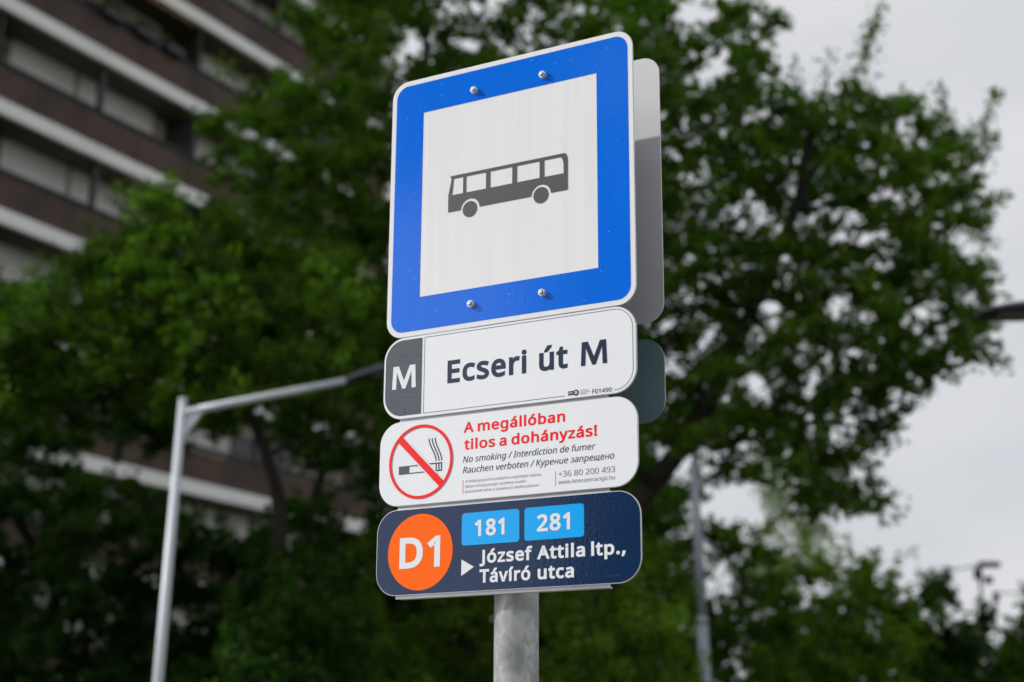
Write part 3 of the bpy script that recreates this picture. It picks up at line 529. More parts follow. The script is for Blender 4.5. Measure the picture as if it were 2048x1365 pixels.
_bolt = {}
def bolt(parent, x, z):
    """hexagon nut with washer and the end of the stud"""
    if not _bolt:
        bm = bmesh.new()
        for (r_, y0, y1, n_) in ((.0080, -.0015, -.0001, 24),):
            a = [bm.verts.new((r_ * math.cos(2 * math.pi * k / n_), y0, r_ * math.sin(2 * math.pi * k / n_))) for k in range(n_)]
            b = [bm.verts.new((v.co.x, y1, v.co.z)) for v in a]
            bm.faces.new(a); bm.faces.new(b[::-1])
            for i in range(n_): bm.faces.new((a[i], b[i], b[(i + 1) % n_], a[(i + 1) % n_]))
        bmesh.ops.recalc_face_normals(bm, faces=bm.faces)
        me = bpy.data.meshes.new('washer'); bm.to_mesh(me); bm.free(); me.materials.append(MT['steel']); _bolt['washer'] = me
        bm = bmesh.new()
        rings = []
        for (r_, y) in ((.0080, -.0016), (.0082, -.0024), (.0082, -.0083), (.0078, -.0090), (.0052, -.0091)):
            rings.append([bm.verts.new((r_ * math.cos(math.pi / 3 * k + .35), y, r_ * math.sin(math.pi / 3 * k + .35))) for k in range(6)])
        for i in range(len(rings) - 1):
            for k in range(6): bm.faces.new((rings[i][k], rings[i][(k + 1) % 6], rings[i + 1][(k + 1) % 6], rings[i + 1][k]))
        bm.faces.new(rings[-1]); bm.faces.new(rings[0][::-1])
        bmesh.ops.recalc_face_normals(bm, faces=bm.faces)
        me = bpy.data.meshes.new('nut'); bm.to_mesh(me); bm.free(); me.materials.append(MT['steel']); _bolt['nut'] = me
        V, F = tube_data([(0, -.001, 0), (0, -.0122, 0), (0, -.0130, 0)], [.0040, .0040, .0031], 16)
        me = bpy.data.meshes.new('stud'); me.from_pydata([tuple(v) for v in V], [], F); me.materials.append(MT['steel']); _bolt['stud'] = me
    o = link(bpy.data.objects.new('bolt', _bolt['stud']), parent); o.location = (x, 0, z)
    o.rotation_euler = (0, random.uniform(0, 1), 0)
    if 'ring' not in _bolt:
        V = []; F = []
        for k in range(20):
            a = 2 * math.pi * k / 20
            V += [(.0039 * math.cos(a), -.00925, .0039 * math.sin(a)), (.0053 * math.cos(a), -.00925, .0053 * math.sin(a))]
        for k in range(20): F.append((2 * k, 2 * k + 1, (2 * k + 3) % 40, (2 * k + 2) % 40))
        me = bpy.data.meshes.new('thread_gap'); me.from_pydata(V, [], F); me.materials.append(MT['frame']); _bolt['ring'] = me
    link(bpy.data.objects.new('thread_gap', _bolt['ring']), o)
    n_ = link(bpy.data.objects.new('nut', _bolt['nut']), o)
    w_ = link(bpy.data.objects.new('washer', _bolt['washer']), o)

# ------------------------------------------------------------------ the post
pc = Vector((PX0, PD, 0)) + Vector((math.cos(YAW), -math.sin(YAW), 0)) * (-.0125) + Vector((math.sin(YAW), math.cos(YAW), 0)) * .0735
post = thing('sign_post', 'galvanised round steel post carrying the stack of bus stop signs', 'post', (pc.x, pc.y, 0))
o = tube('pole', [(0, 0, .0), (0, 0, 3.09), (0, 0, 3.094)], [.0455, .0455, .0445], MT['galv'], post, 48)
tube('cap', [(0, 0, 3.0945), (0, 0, 3.112), (0, 0, 3.118)], [.047, .047, .036], MT['lamp_black'], post, 32)
tube('base_collar', [(0, 0, .0), (0, 0, .05), (0, 0, .06)], [.075, .075, .05], MT['galv'], post, 32)

def rail_set(parent, zs, x0, x1, hh=.016):
    """aluminium channel rails clamped between a plate and the post"""
    for z in zs:
        bm = bmesh.new()
        bx(bm, x0, x1, .0035, .0065, z - hh, z + hh)
        bx(bm, x0, x1, .0066, .026, z - hh, z - hh + .003)
        bx(bm, x0, x1, .0066, .026, z + hh - .003, z + hh)
        obj('mounting_rail', bm, MT['alu'], parent)

def clamp(parent, z):
    """band clamp gripping the post"""
    V, F = [], []
    n_ = 24
    cx, cy = -.0125, .0735
    for zz in (z - .012, z + .012):
        for k in range(n_):
            a = 2 * math.pi * k / n_
            V.append((cx + .0485 * math.cos(a), cy + .0485 * math.sin(a), zz))
    for k in range(n_): F.append((k, (k + 1) % n_, n_ + (k + 1) % n_, n_ + k))
    mesh_obj('clamp_band', V, F, MT['alu'], parent)

# ------------------------------------------------------------------ 1. bus stop sign
Z1, Z1T = 2.503, 3.1062
s1 = sign_root('bus_stop_sign', 'large square blue bordered bus stop sign with dark bus symbol, top of the stack', 'bus stop sign', Z1)
H1 = Z1T - Z1
plate('plate', -.3000, .3000, 0, H1, .040, 0, .003, MT['alu'], s1)
flat('white_film', [rr_outline(-.2990, .2990, .001, H1 - .001, (.039,) * 4, 12)], -.0003, MT['white'], s1)
# blue frame as a ring between rounded outer and square inner outline
OUT = rr_outline(-.2885, .2885, .0115, H1 - .0115, (.030,) * 4, 10)
X0_, X1_, ZA, ZB = -.2160, .2157, 2.5893 - Z1, 3.0214 - Z1
V = [(p[0], -.0007, p[1]) for p in OUT]; nO = len(V)
V += [(X0_, -.0007, ZA), (X1_, -.0007, ZA), (X1_, -.0007, ZB), (X0_, -.0007, ZB)]
F = []
for c in range(4):
    i0 = c * 11
    for k in range(10): F.append((i0 + k, i0 + k + 1, nO + c))
    j0 = ((c + 1) % 4) * 11
    F.append((i0 + 10, j0, nO + (c + 1) % 4, nO + c))
mesh_obj('blue_border', V, F, MT['blue'], s1)
# bus symbol
mm = lambda x, z: (x / 1000, z / 1000 - Z1)
def bus_symbol():
    y = -.0011
    ws = [(-134.1, -109.7, 1), (-101.9, -52.0, 0), (-41.4, 13.2, 0), (24.5, 79.8, 0), (90.7, 137.3, 2)]
    P = []
    P.append([(-141.5, 2847.7), (136.5, 2847.9), (140.2, 2855), (-141.8, 2855), (-143.5, 2853)])      # roof strip
    P[-1] = [(-139.2, 2847.7), (131, 2847.7), (137.4, 2847.7), (145.2, 2847.7), (143.6, 2852.5), (139.5, 2855), (-143.2, 2855), (-141.0, 2850.4)]
    zt, zb = 2847.7, 2810.1
    P.append([(-147, zb), (-137.7, zb), (-133.6, zt), (-139.2, zt), (-139.6, 2846)])                  # front pillar
    P.append([(-109.6, zb), (-101.9, zb), (-101.9, zt), (-109.6, zt)])
    P.append([(-52, zb), (-41.4, zb), (-41.4, zt), (-52, zt)])
    P.append([(13.2, zb), (24.5, zb), (24.5, zt), (13.2, zt)])
    P.append([(79.8, zb), (90.8, zb), (90.8, zt), (79.8, zt)])
    P.append([(137.4, zb), (146.7, zb), (146.7, 2842), (145.2, zt), (130.5, zt), (135.0, 2841), (137.0, 2831)])
    # lower body with wheel arches
    def arch(cx, cz, r, up=True):
        a = math.asin((2771.6 - cz) / r)
        return [(cx + r * math.cos(t), cz + r * math.sin(t)) for t in np.linspace(math.pi - a, a, 20)]
    A1 = arch(-91.3, 2770.6, 24.0); A2 = arch(83.1, 2770.8, 23.6)
    body = [(-147.0, 2771.6)] + A1 + A2 + [(146.6, 2771.6), (146.7, zb), (-147, zb)]
    # split the body into columns so every face stays convex enough
    polys = []
    xs = [(-147.0, 2771.6)] + A1 + A2 + [(146.6, 2771.6)]
    for a, b in zip(xs[:-1], xs[1:]):
        if abs(a[0] - b[0]) > 1e-6: polys.append([a, b, (b[0], zb), (a[0], zb)])
    P += polys
    flat('bus_symbol', [[mm(*q) for q in p] for p in P], y, MT['bus_ink'], s1)
    for cx, cz in ((-91.7, 2770.2), (82.9, 2770.6)):
        flat('wheel_symbol', [circle(cx / 1000, cz / 1000 - Z1, .0181, 48)], y, MT['bus_ink'], s1)
bus_symbol()
for x, z in ((-.083, 3.0455), (.0885, 3.0445), (-.084, 2.5535), (.0878, 2.5535)):
    bolt(s1, x, z - Z1)
rail_set(s1, (3.045 - Z1, 2.5535 - Z1), -.20, .20, .02)
clamp(s1, 3.045 - Z1); clamp(s1, 2.5535 - Z1)

# ------------------------------------------------------------------ 2. stop name sign
Z2, Z2T = 2.3220, 2.5015
s2 = sign_root('stop_name_sign', 'white stop name sign reading Ecseri út M with a grey M panel at its left', 'sign', Z2)
H2 = Z2T - Z2
k2 = lambda x, z: (x / 1000, z / 1000 - Z2)
plate('plate', -.3032, .2980, 0, H2, .049, 0, .004, MT['alu'], s2)
flat('white_film', [rr_outline(-.3022, .2970, .001, H2 - .001, (.048,) * 4, 12)], -.0004, MT['white2'], s2)
flat('grey_panel', [rr_outline(-.2988, -.2060, 2.3290 - Z2, 2.4966 - Z2, (.044, 0, 0, .044), 12)], -.0008, MT['grey_print'], s2)
lettering('metro_letter', [('M', -.2810, -.2203, 2.3886 - Z2, .0506)], -.0012, MT['pale_ink'], s2, 20)
lettering('stop_name', [('Ecseri', -.1415, .0493, 2.3872 - Z2, .0497), ('út', .0790, .1446, 2.3872 - Z2, .0497), ('M', .1748, .2339, 2.3866 - Z2, .0497)], -.0008, MT['navy_ink'], s2, 27)
def arc(cx, cz, r, a0, a1, n=12): return [(cx + r * math.cos(R(a0 + (a1 - a0) * i / n)), cz + r * math.sin(R(a0 + (a1 - a0) * i / n))) for i in range(n + 1)]
xa, xb, za, zb_, rr = -.2000, .2907, 2.3292 - Z2, 2.4961 - Z2, .041
strips('border_line', [[(.138, za), (xa, za), (xa, za + .0004)], [(xa, za), (xa, zb_)], [(xa, zb_)] + arc(xb - rr, zb_ - rr, rr, 90, 0) + arc(xb - rr, za + rr, rr, 0, -90) + [(.2485, za)]], .0009, -.0008, MT['navy_ink'], s2)
lettering('stop_code', [('F01490', .2000, .2433, 2.3268 - Z2, .0087)], -.0008, MT['navy_ink'], s2, 6)
flat('operator_logo', [[k2(145.5, 2329.2), k2(161, 2329.2), k2(161, 2337.6), k2(145.5, 2337.6)]], -.0008, MT['navy_ink'], s2)
ring('logo_ring', .1635, 2.3333 - Z2, .0030, .0062, -.0010, MT['navy_ink'], s2, 32)
flat('logo_disc', [circle(.1635, 2.3333 - Z2, .0034, 24)], -.0012, MT['pale_ink'], s2)
flat('logo_dot', [circle(.1635, 2.3333 - Z2, .0016, 16)], -.0014, MT['navy_ink'], s2)
lettering('logo_letters', [('BKK', .1470, .1566, 2.3316 - Z2, .0038)], -.0012, MT['pale_ink'], s2, 10)
lettering('operator_name', [('BUDAPESTI', .1732, .1905, 2.3355 - Z2, .0024), ('KÖZLEKEDÉSI', .1732, .1946, 2.3317 - Z2, .0024), ('KÖZPONT', .1732, .1880, 2.3279 - Z2, .0024)], -.0008, MT['navy_ink'], s2, 0)
def backplate(parent, x0, x1, H, lo=.0055, hi=.0035):
    """folded aluminium tray behind a small sign, its lips just showing above and below"""
    bm = bmesh.new()
    bx(bm, x0, x1, .0046, .0072, -lo, H + hi)
    for (za_, zb2) in ((-lo, -lo + .0025), (H + hi - .0025, H + hi)):
        bx(bm, x0 + .004, x1 - .004, .0074, .024, za_, zb2)
    bx(bm, x0 + .02, x1 - .02, .0215, .024, -lo + .0027, .02)
    obj('mounting_tray', bm, MT['alu'], parent)
backplate(s2, -.262, .232, H2, .004, .0012)
clamp(s2, H2 / 2)

# ------------------------------------------------------------------ 3. no smoking sign
Z3, Z3T = 2.1344, 2.3155
s3 = sign_root('no_smoking_sign', 'white no smoking sign with red ring, crossed cigarette and red Hungarian heading', 'sign', Z3)
H3 = Z3T - Z3
k3 = lambda x, z: (x / 1000, z / 1000 - Z3)
plate('plate', -.3079, .2985, 0, H3, .049, 0, .004, MT['alu'], s3)
flat('white_film', [rr_outline(-.3069, .2975, .001, H3 - .001, (.048,) * 4, 12)], -.0004, MT['white2'], s3)
lettering('red_heading', [('A megállóban', -.0996, .1384, 2.2765 - Z3, .0222), ('tilos a dohányzás!', -.0975, .2095, 2.2404 - Z3, .0222)], -.0008, MT['red'], s3, 24)
lettering('translations', [('No smoking / Interdiction de fumer', -.1000, .2060, 2.2136 - Z3, .0130), ('Rauchen verboten / Курение запрещено', -.0998, .2470, 2.1912 - Z3, .0130)], -.0008, MT['navy_ink'], s3, 2, .22)
lettering('small_print', [('A dohányzásról leszokáshoz segítséget kaphat,', -.0937, .0847, 2.1710 - Z3, .0056), ('illetve törvényszegés észlelése esetén', -.0937, .0487, 2.1602 - Z3, .0056), ('észrevételt tehet a következő telefonszámon:', -.0937, .0803, 2.1496 - Z3, .0056)], -.0008, MT['thin_ink'], s3, -7)
lettering('contact_print', [('+36 80 200 493', .1229, .2483, 2.1646 - Z3, .0112), ('www.leteszemacigit.hu', .1232, .2480, 2.1500 - Z3, .0078)], -.0008, MT['thin_ink'], s3, -7)
for x, a, b in ((-.0991, 2.1480, 2.1766), (.1166, 2.1474, 2.1770)):
    flat('red_rule', [[(x - .0005, a - Z3), (x + .0005, a - Z3), (x + .0005, b - Z3), (x - .0005, b - Z3)]], -.0008, MT['red'], s3)
CX, CZ = -.2038, 2.2255 - Z3
ring('prohibition_ring', CX, CZ, .0730, .0793, -.0016, MT['red'], s3, 96)
dx, dz = math.cos(R(-44.5)), math.sin(R(-44.5))
def slash(w_, l_, y, m, nm):
    nx, nz_ = -dz * w_ / 2, dx * w_ / 2
    flat(nm, [[(CX - dx * l_ + nx, CZ - dz * l_ + nz_), (CX - dx * l_ - nx, CZ - dz * l_ - nz_), (CX + dx * l_ - nx, CZ + dz * l_ - nz_), (CX + dx * l_ + nx, CZ + dz * l_ + nz_)]], y, m, s3)
slash(.0205, .050, -.0012, MT['white2'], 'slash_margin')
slash(.0147, .0735, -.0016, MT['red'], 'prohibition_slash')
Q = lambda x0, x1, z0, z1: [k3(x0, z0), k3(x1, z0), k3(x1, z1), k3(x0, z1)]
flat('cigarette_symbol', [Q(-258.5, -232, 2201.2, 2218.9), Q(-232, -205, 2216.6, 2218.9), Q(-232, -190, 2201.2, 2203.5)], -.0008, MT['slate_ink'], s3)
flat('cigarette_symbol', [Q(-190, -150.8, 2217.2, 2219.6), Q(-166.6, -164.0, 2203.6, 2217.2), Q(-159.8, -157.2, 2203.6, 2217.2), Q(-153.4, -150.8, 2203.6, 2217.2), Q(-166.6, -150.8, 2201.4, 2203.6)], -.0008, MT['navy_ink'], s3)
def smoke(xt, xb_):
    P = []
    for i in range(17):
        t = i / 16; z = 2272.9 + (2223 - 2272.9) * t; e = t * t * (3 - 2 * t)
        P.append(k3(xt + (xb_ - xt) * e, z))
    return P
strips('smoke_symbol', [smoke(-184.2, -165.6), smoke(-176.6, -158.6), smoke(-168.9, -151.9)], .0025, -.0008, MT['navy_ink'], s3)
backplate(s3, -.262, .232, H3, .004, .0035)
clamp(s3, H3 / 2)

# ------------------------------------------------------------------ 4. route sign
Z4, Z4T = 1.9472, 2.1267
s4 = sign_root('route_sign', 'navy route sign with orange D1 disc and two light blue number boxes, lowest in stack', 'sign', Z4)
H4 = Z4T - Z4
k4 = lambda x, z: (x / 1000, z / 1000 - Z4)
plate('plate', -.3092, .3019, 0, H4, .049, 0, .004, MT['alu'], s4)
flat('navy_film', [rr_outline(-.3078, .3004, .0014, H4 - .0014, (.0475,) * 4, 12)], -.0004, MT['navy'], s4)
flat('orange_disc', [circle(-.2008, 2.0350 - Z4, .0793, 80)], -.0008, MT['orange'], s4)
lettering('line_code', [('D1', -.2508, -.1514, 2.0020 - Z4, .0642)], -.0012, MT['pale_ink'], s4, 29)
flat('route_box', [rr_outline(-.1003, .0345, 2.0413 - Z4, 2.1078 - Z4, (.007,) * 4, 6)], -.0008, MT['cyan'], s4)
flat('route_box', [rr_outline(.0461, .1798, 2.0418 - Z4, 2.1080 - Z4, (.007,) * 4, 6)], -.0008, MT['cyan'], s4)
lettering('route_number', [('181', -.0694, .0005, 2.0583 - Z4, .0338)], -.0012, MT['pale_ink'], s4, 29)
lettering('route_number', [('281', .0748, .1492, 2.0583 - Z4, .0338)], -.0012, MT['pale_ink'], s4, 29)
flat('arrow_symbol', [[k4(-100.1, 1979.8), k4(-70.4, 1996.8), k4(-100, 2013.3)]], -.0008, MT['pale_ink'], s4)
lettering('destination', [('József', -.0572, .0645, 2.0030 - Z4, .0268), ('Attila', .0749, .1815, 2.0030 - Z4, .0268), ('ltp.,', .1950, .2692, 2.0030 - Z4, .0268), ('Távíró', -.0570, .0600, 1.9636 - Z4, .0270), ('utca', .0765, .1570, 1.9636 - Z4, .0270)], -.0008, MT['pale_ink'], s4, 29)
lettering('tiny_print', [('F01490 Ecseri út M', .2212, .2562, 1.9610 - Z4, .0026)], -.0008, MT['slate_ink'], s4, 0)
backplate(s4, -.262, .232, H4, .0065, .0060)
clamp(s4, H4 / 2)

# ------------------------------------------------------------------ signs on the back of the post
YB = .147
def rear_sign(name, label, zb, zt, x0, x1, r, m, faces, bolts):
    s = sign_root(name, label, 'sign', zb)
    plate('plate', x0, x1, 0, zt - zb, r, YB, YB + .003, m, s)
    for z in bolts:
        bm = bmesh.new()
        bx(bm, -.17, .15, YB - .0035, YB - .0005, z - .02, z + .02)
        bx(bm, -.17, .15, YB - .025, YB - .0037, z - .02, z - .017); bx(bm, -.17, .15, YB - .025, YB - .0037, z + .017, z + .02)
        obj('mounting_rail', bm, MT['alu'], s)
    faces(s)
    return s
def f_big(s):
    flat('white_film', [rr_outline(-.2988, .2938, .001, .602, (.039,) * 4, 10)], YB + .0034, MT['white'], s)
def f_small(s):
    flat('white_film', [rr_outline(-.3000, .2938, .001, .177, (.048,) * 4, 10)], YB + .0034, MT['white2'], s)
rear_sign('rear_stop_sign', 'bare grey metal back of the large sign facing away, behind the blue bus sign', 2.5045, 3.1075, -.2998, .2945, .040, MT['alu_back'], f_big, (.06, .54))
rear_sign('rear_name_sign', 'dark teal back of the small sign facing away, behind the stop name sign', 2.2905, 2.4690, -.301, .2925, .046, MT['dark_back'], f_small, (.09,))
# ------------------------------------------------------------------ apartment building
B0 = Vector((-12.8, 36.0, 0)); BH = R(29.4)
bl = thing('apartment_building', 'tall apartment block with brown ribbed balconies and white slab edges behind the trees', 'building', B0, R(90) - BH)
S0, S1 = -24.0, 17.0
LV = 2.79; ZM = 14.72
DEP = 1.3
sharedmesh = {}
def inst(name, key, make, m, parent, loc):
    if key not in sharedmesh:
        bm = make(); bmesh.ops.recalc_face_normals(bm, faces=bm.faces)
        me = bpy.data.meshes.new(name); bm.to_mesh(me); bm.free(); me.materials.append(m); sharedmesh[key] = me
    o = link(bpy.data.objects.new(name, sharedmesh[key]), parent); o.location = loc
    return o
def mk(*dims):
    def f():
        bm = bmesh.new()
        for d in dims: bx(bm, *d)
        return bm
    return f
def mk_parapet():
    bm = bmesh.new(); x = S0
    while x < S1 - .01:
        bx(bm, x + .01, x + .29, .02, .12, .0, .86)
        bx(bm, x + .29, x + .31, .05, .11, .0, .86)
        x += .3
    return bm
def mk_shutter(wd, h):
    def f():
        bm = bmesh.new(); z = 0
        while z < h - .02:
            bx(bm, 0, wd, -.035, .0, z, z + .066); bx(bm, 0, wd, -.02, .0, z + .066, z + .075); z += .075
        return bm
    return f
rnd = random.Random(5)
for j in range(-5, 7):
    zc = ZM + LV * j                      # centre of the white slab edge
    inst('slab_edge', 'edge', mk((S0, S1, -.02, .14, -.19, .19)), MT['slab'], bl, (0, 0, zc))
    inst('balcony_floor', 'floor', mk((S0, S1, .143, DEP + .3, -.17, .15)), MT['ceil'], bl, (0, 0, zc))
    inst('parapet', 'par', mk_parapet, MT['parapet'], bl, (0, 0, zc + .19))
    inst('handrail', 'rail', mk((S0, S1, .0, .16, .0, .05), *[(x, x + .05, .05, .1, -.10, .0) for x in np.arange(S0 + .5, S1, 1.5)], (S0, S1, .04, .12, -.07, -.03)), MT['rail'], bl, (0, 0, zc + 1.17))
    inst('back_wall', 'wall', mk((S0, S1, DEP, DEP + .25, .19, LV - .19)), MT['bwall'], bl, (0, 0, zc - .001))
    # bays
    for b in range(-4, 3):
        s0 = b * 7.4
        if s0 < S0 or s0 + 7.4 > S1 + 2.6: continue
        zf = zc + .19
        # brown balcony door in a dark recess
        dm = inst('balcony_door', 'door', mk((0, 1.05, -.05, -.004, 0, 2.25)), MT['door'], bl, (s0 + .05, DEP, zf))
        inst('door_pane', 'dpane', mk((.16, .89, -.056, -.052, .9, 2.1)), MT['glass'], dm, (0, 0, 0))
        # partition screen between flats
        if s0 > S0 + 1: inst('partition_wall', 'part', mk((-.06, .0, .16, DEP - .005, 0, LV - .39)), MT['frame'], bl, (s0 - .01, 0, zf))
        for (x0, wd) in ((1.25, 2.3), (3.72, 3.0)):
            if s0 + x0 + wd > S1: continue
            fr = inst('window', 'fr%.1f' % wd, mk((0, wd, -.03, -.003, .0, .08), (0, wd, -.03, -.003, 1.62, 1.7), (0, .07, -.03, -.003, .08, 1.62), (wd - .07, wd, -.03, -.003, .08, 1.62), (wd / 2 - .03, wd / 2 + .03, -.028, -.004, .08, 1.62)), MT['frame'], bl, (s0 + x0, DEP, zf + .62))
            inst('pane', 'gl%.1f' % wd, mk((.07, wd - .07, -.012, -.005, .08, 1.62)), MT['glass'], fr, (0, 0, 0))
            u = rnd.random()
            h = 1.72 if u < .72 else (.9 if u < .88 else .3)
            if j in (0, 1, -1) and b == 0: h = 1.72
            if j == 2 and b == 0: h = .3
            inst('roller_shutter', 'sh%.1f%.1f' % (wd, h), mk_shutter(wd, h), MT['shutter'], fr, (0, -.035, 1.72 - h))
            inst('shutter_box', 'sb%.1f' % wd, mk((0, wd, -.12, -.003, 1.74, 1.93)), MT['shutter'], fr, (0, 0, 0))
        # drainpipe / post between the windows
        tb = inst('drain_pipe', 'pipe', mk((-.07, .07, .2, .34, 0, LV - .40)), MT['rail'], bl, (s0 + 3.62, 0, zf))
    # pot plants and boxes on the rail
def planter(s, j, wd=.7):
    z = ZM + LV * j + 1.23
    p = thing('flower_box', {3.1: 'leftmost of the three dark flower boxes on the rail beneath the peach awning', 4.4: 'middle one of the three dark flower boxes on the rail beneath the peach awning', 5.6: 'rightmost of the three dark flower boxes on the rail beneath the peach awning'}[s], 'flower box', (0, 0, 0), 0, 'flower boxes on the balcony rails')
    p.parent = None
    M = Matrix.Translation(B0) @ Matrix.Rotation(R(90) - BH, 4, 'Z') @ Matrix.Translation((s, -.08, z))
    p.matrix_world = M
    box_obj('box', (0, wd, -.14, .14, -.12, .08), MT['rail'], p, .01)
    V, F = [], []
    for k in range(60):
        c = Vector((rnd.uniform(0, wd), rnd.uniform(-.14, .14), rnd.uniform(.08, .3))); d = Vector((rnd.uniform(-1, 1), rnd.uniform(-1, 1), rnd.uniform(-.3, 1))).normalized() * .07
        e_ = d.cross(Vector((rnd.random(), rnd.random(), .2))).normalized() * .03; i = len(V)
        V += [c - d, c + e_, c + d, c - e_]; F.append((i, i + 1, i + 2, i + 3))
    mesh_obj('plants', V, F, MT['leaf_b'], p)
for s, j in ((3.1, 2), (4.4, 2), (5.6, 2)): planter(s, j)
# peach awning under the slab above (upper storey)
bm = bmesh.new(); vs = [bm.verts.new(v) for v in ((3.7, .16, ZM + 3 * LV - .21), (6.7, .16, ZM + 3 * LV - .21), (6.7, -.35, ZM + 3 * LV - .62), (3.7, -.35, ZM + 3 * LV - .62))]
bm.faces.new(vs); bmesh.ops.solidify(bm, geom=bm.faces[:], thickness=.02)
obj('awning', bm, MT['awning'], bl)
# end wall, stair core and flat roof so the block stands on its own
ZR = ZM + LV * 7
box_obj('end_wall', (S1 + .002, S1 + .3, .0, 12, 0, ZR), MT['bwall'], bl)
box_obj('end_wall', (S0 - .3, S0 - .002, .0, 12, 0, ZR), MT['bwall'], bl)
box_obj('ground_floor', (S0, S1, .4, 11.9, 0, ZM - 5 * LV - .2), MT['bwall'], bl)
box_obj('roof', (S0 - .4, S1 + .4, -.1, 12.1, ZR + .002, ZR + .35), MT['slab'], bl)
box_obj('rear_wall', (S0, S1, 11.7, 11.998, 0, ZR), MT['bwall'], bl)

# ------------------------------------------------------------------ lamps and masts
def lamp_head(parent, p, d, L_, W_, Hh):
    """flat LED luminaire: domed slim housing pointing along d, with a lens below"""
    d = Vector(d).normalized(); side = d.cross(Vector((0, 0, 1))).normalized(); up = side.cross(d)
    prof = [(0, .18, .2), (.08, .34, .5), (.25, .62, .8), (.5, .95, 1.0), (.75, 1.0, .85), (.92, .8, .5), (1.0, .4, .12)]
    V, F = [], []
    n_ = 14
    for (t, wv, hv) in prof:
        for k in range(n_):
            a = 2 * math.pi * k / n_; cz = math.sin(a)
            z = (cz * Hh * hv if cz > 0 else cz * Hh * .22 * max(hv, .5))
            V.append(p + d * (t * L_) + side * (math.cos(a) * W_ / 2 * wv) + up * z)
    for i in range(len(prof) - 1):
        for k in range(n_): F.append((i * n_ + k, i * n_ + (k + 1) % n_, (i + 1) * n_ + (k + 1) % n_, (i + 1) * n_ + k))
    F.append(tuple(range(n_ - 1, -1, -1))); F.append(tuple((len(prof) - 1) * n_ + k for k in range(n_)))
    h = mesh_obj('lamp_head', V, F, MT['lamp_black'], parent, True)
    q = p - up * (Hh * .24); V = []
    for (t, wv) in ((.35, .3), (.88, .3), (.88, -.3), (.35, -.3)):
        V.append(q + d * (t * L_) + side * (W_ * wv))
    V += [v - up * .012 for v in V]
    mesh_obj('lens', V, [(0, 1, 2, 3), (4, 7, 6, 5), (0, 4, 5, 1), (1, 5, 6, 2), (2, 6, 7, 3), (3, 7, 4, 0)], MT['lens'], h)
# left lamp: pale pole, arm rising to the right, head partly behind the signs
YL = 12.0
top = at(365, 815, YL); low = at(316, 1365, YL)
k_ = (low - top); foot = top + k_ * ((0 - top.z) / k_.z)
ll = thing('street_lamp', 'pale galvanised street lamp at left with its arm reaching behind the signs', 'street lamp', foot)
rel = lambda v: v - foot
tube('pole', [Vector((0, 0, 0)), rel(top) * .5, rel(top) + Vector((0, 0, .05))], [.047, .039, .033], MT['galv_bg'], ll, 20)
hinge = at(366, 826, YL); arm_end = at(690, 762, YL + .35)
tube('arm', [rel(hinge) , rel(arm_end)], [.033, .027], MT['galv_bg'], ll, 14)
a_ = rel(hinge) + Vector((0.03, 0, -.025)); b_ = rel(hinge) + Vector((.155, .008, .005)); c_ = rel(hinge) + Vector((.0, 0, -.20))
mesh_obj('gusset', [a_ + Vector((0, -.008, 0)), b_ + Vector((0, -.008, 0)), c_ + Vector((0.02, -.008, 0)), a_ + Vector((0, .008, 0)), b_ + Vector((0, .008, 0)), c_ + Vector((.02, .008, 0))], [(0, 1, 2), (5, 4, 3), (0, 3, 4, 1), (1, 4, 5, 2), (2, 5, 3, 0)], MT['galv_bg'], ll)
tube('pole_cap', [rel(top) + Vector((0, 0, .051)), rel(top) + Vector((0, 0, .075))], [.038, .03], MT['galv_bg'], ll, 14)
lamp_head(ll, rel(arm_end), arm_end - hinge, .62, .24, .075)
# right lamp: only the tip of its head enters the frame
YR = 10.5
tip = at(1953, 629, YR); rt = at(2230, 622, YR + .1)
f2_ = rt + Vector((.9, .1, 0)); f2_.z = 0
rl = thing('street_lamp', 'dark street lamp head poking in at the right edge against the sky', 'street lamp', f2_)
rel2 = lambda v: v - f2_
lamp_head(rl, rel2(rt), tip - rt, (rt - tip).length, .34, .085)
tube('arm', [rel2(rt) + Vector((-.03, 0, .02)), rel2(rt) + Vector((.9, .1, .08))], [.025, .03], MT['galv_bg'], rl, 14)
tube('pole', [Vector((0, 0, 0)), Vector((0, 0, rt.z + .2))], [.06, .045], MT['galv_bg'], rl, 20)
# grey stepped pole right of the signs
YG = 15.0
g0 = at(1410, 1365, YG); g1 = at(1404, 1250, YG); g2 = at(1388, 925, YG)
kk = (g2 - g0) / (g2.z - g0.z); gf = g0 - kk * g0.z
gp = thing('tall_grey_pole', 'slim stepped grey pole standing right of the sign post before the bushes', 'pole', gf)
def on(z): return kk * z
tube('lower_shaft', [on(0), on(g1.z)], [.064, .056], MT['grey_pole'], gp, 18)
tube('joint_band', [on(g1.z) , on(g1.z + .06), on(g1.z + .08)], [.058, .058, .047], MT['grey_pole'], gp, 18)
tube('upper_shaft', [on(g1.z + .081), on(g2.z)], [.047, .040], MT['grey_pole'], gp, 18)
tube('top_spigot', [on(g2.z + .001), on(g2.z + .06)], [.022, .018], MT['grey_pole'], gp, 12)
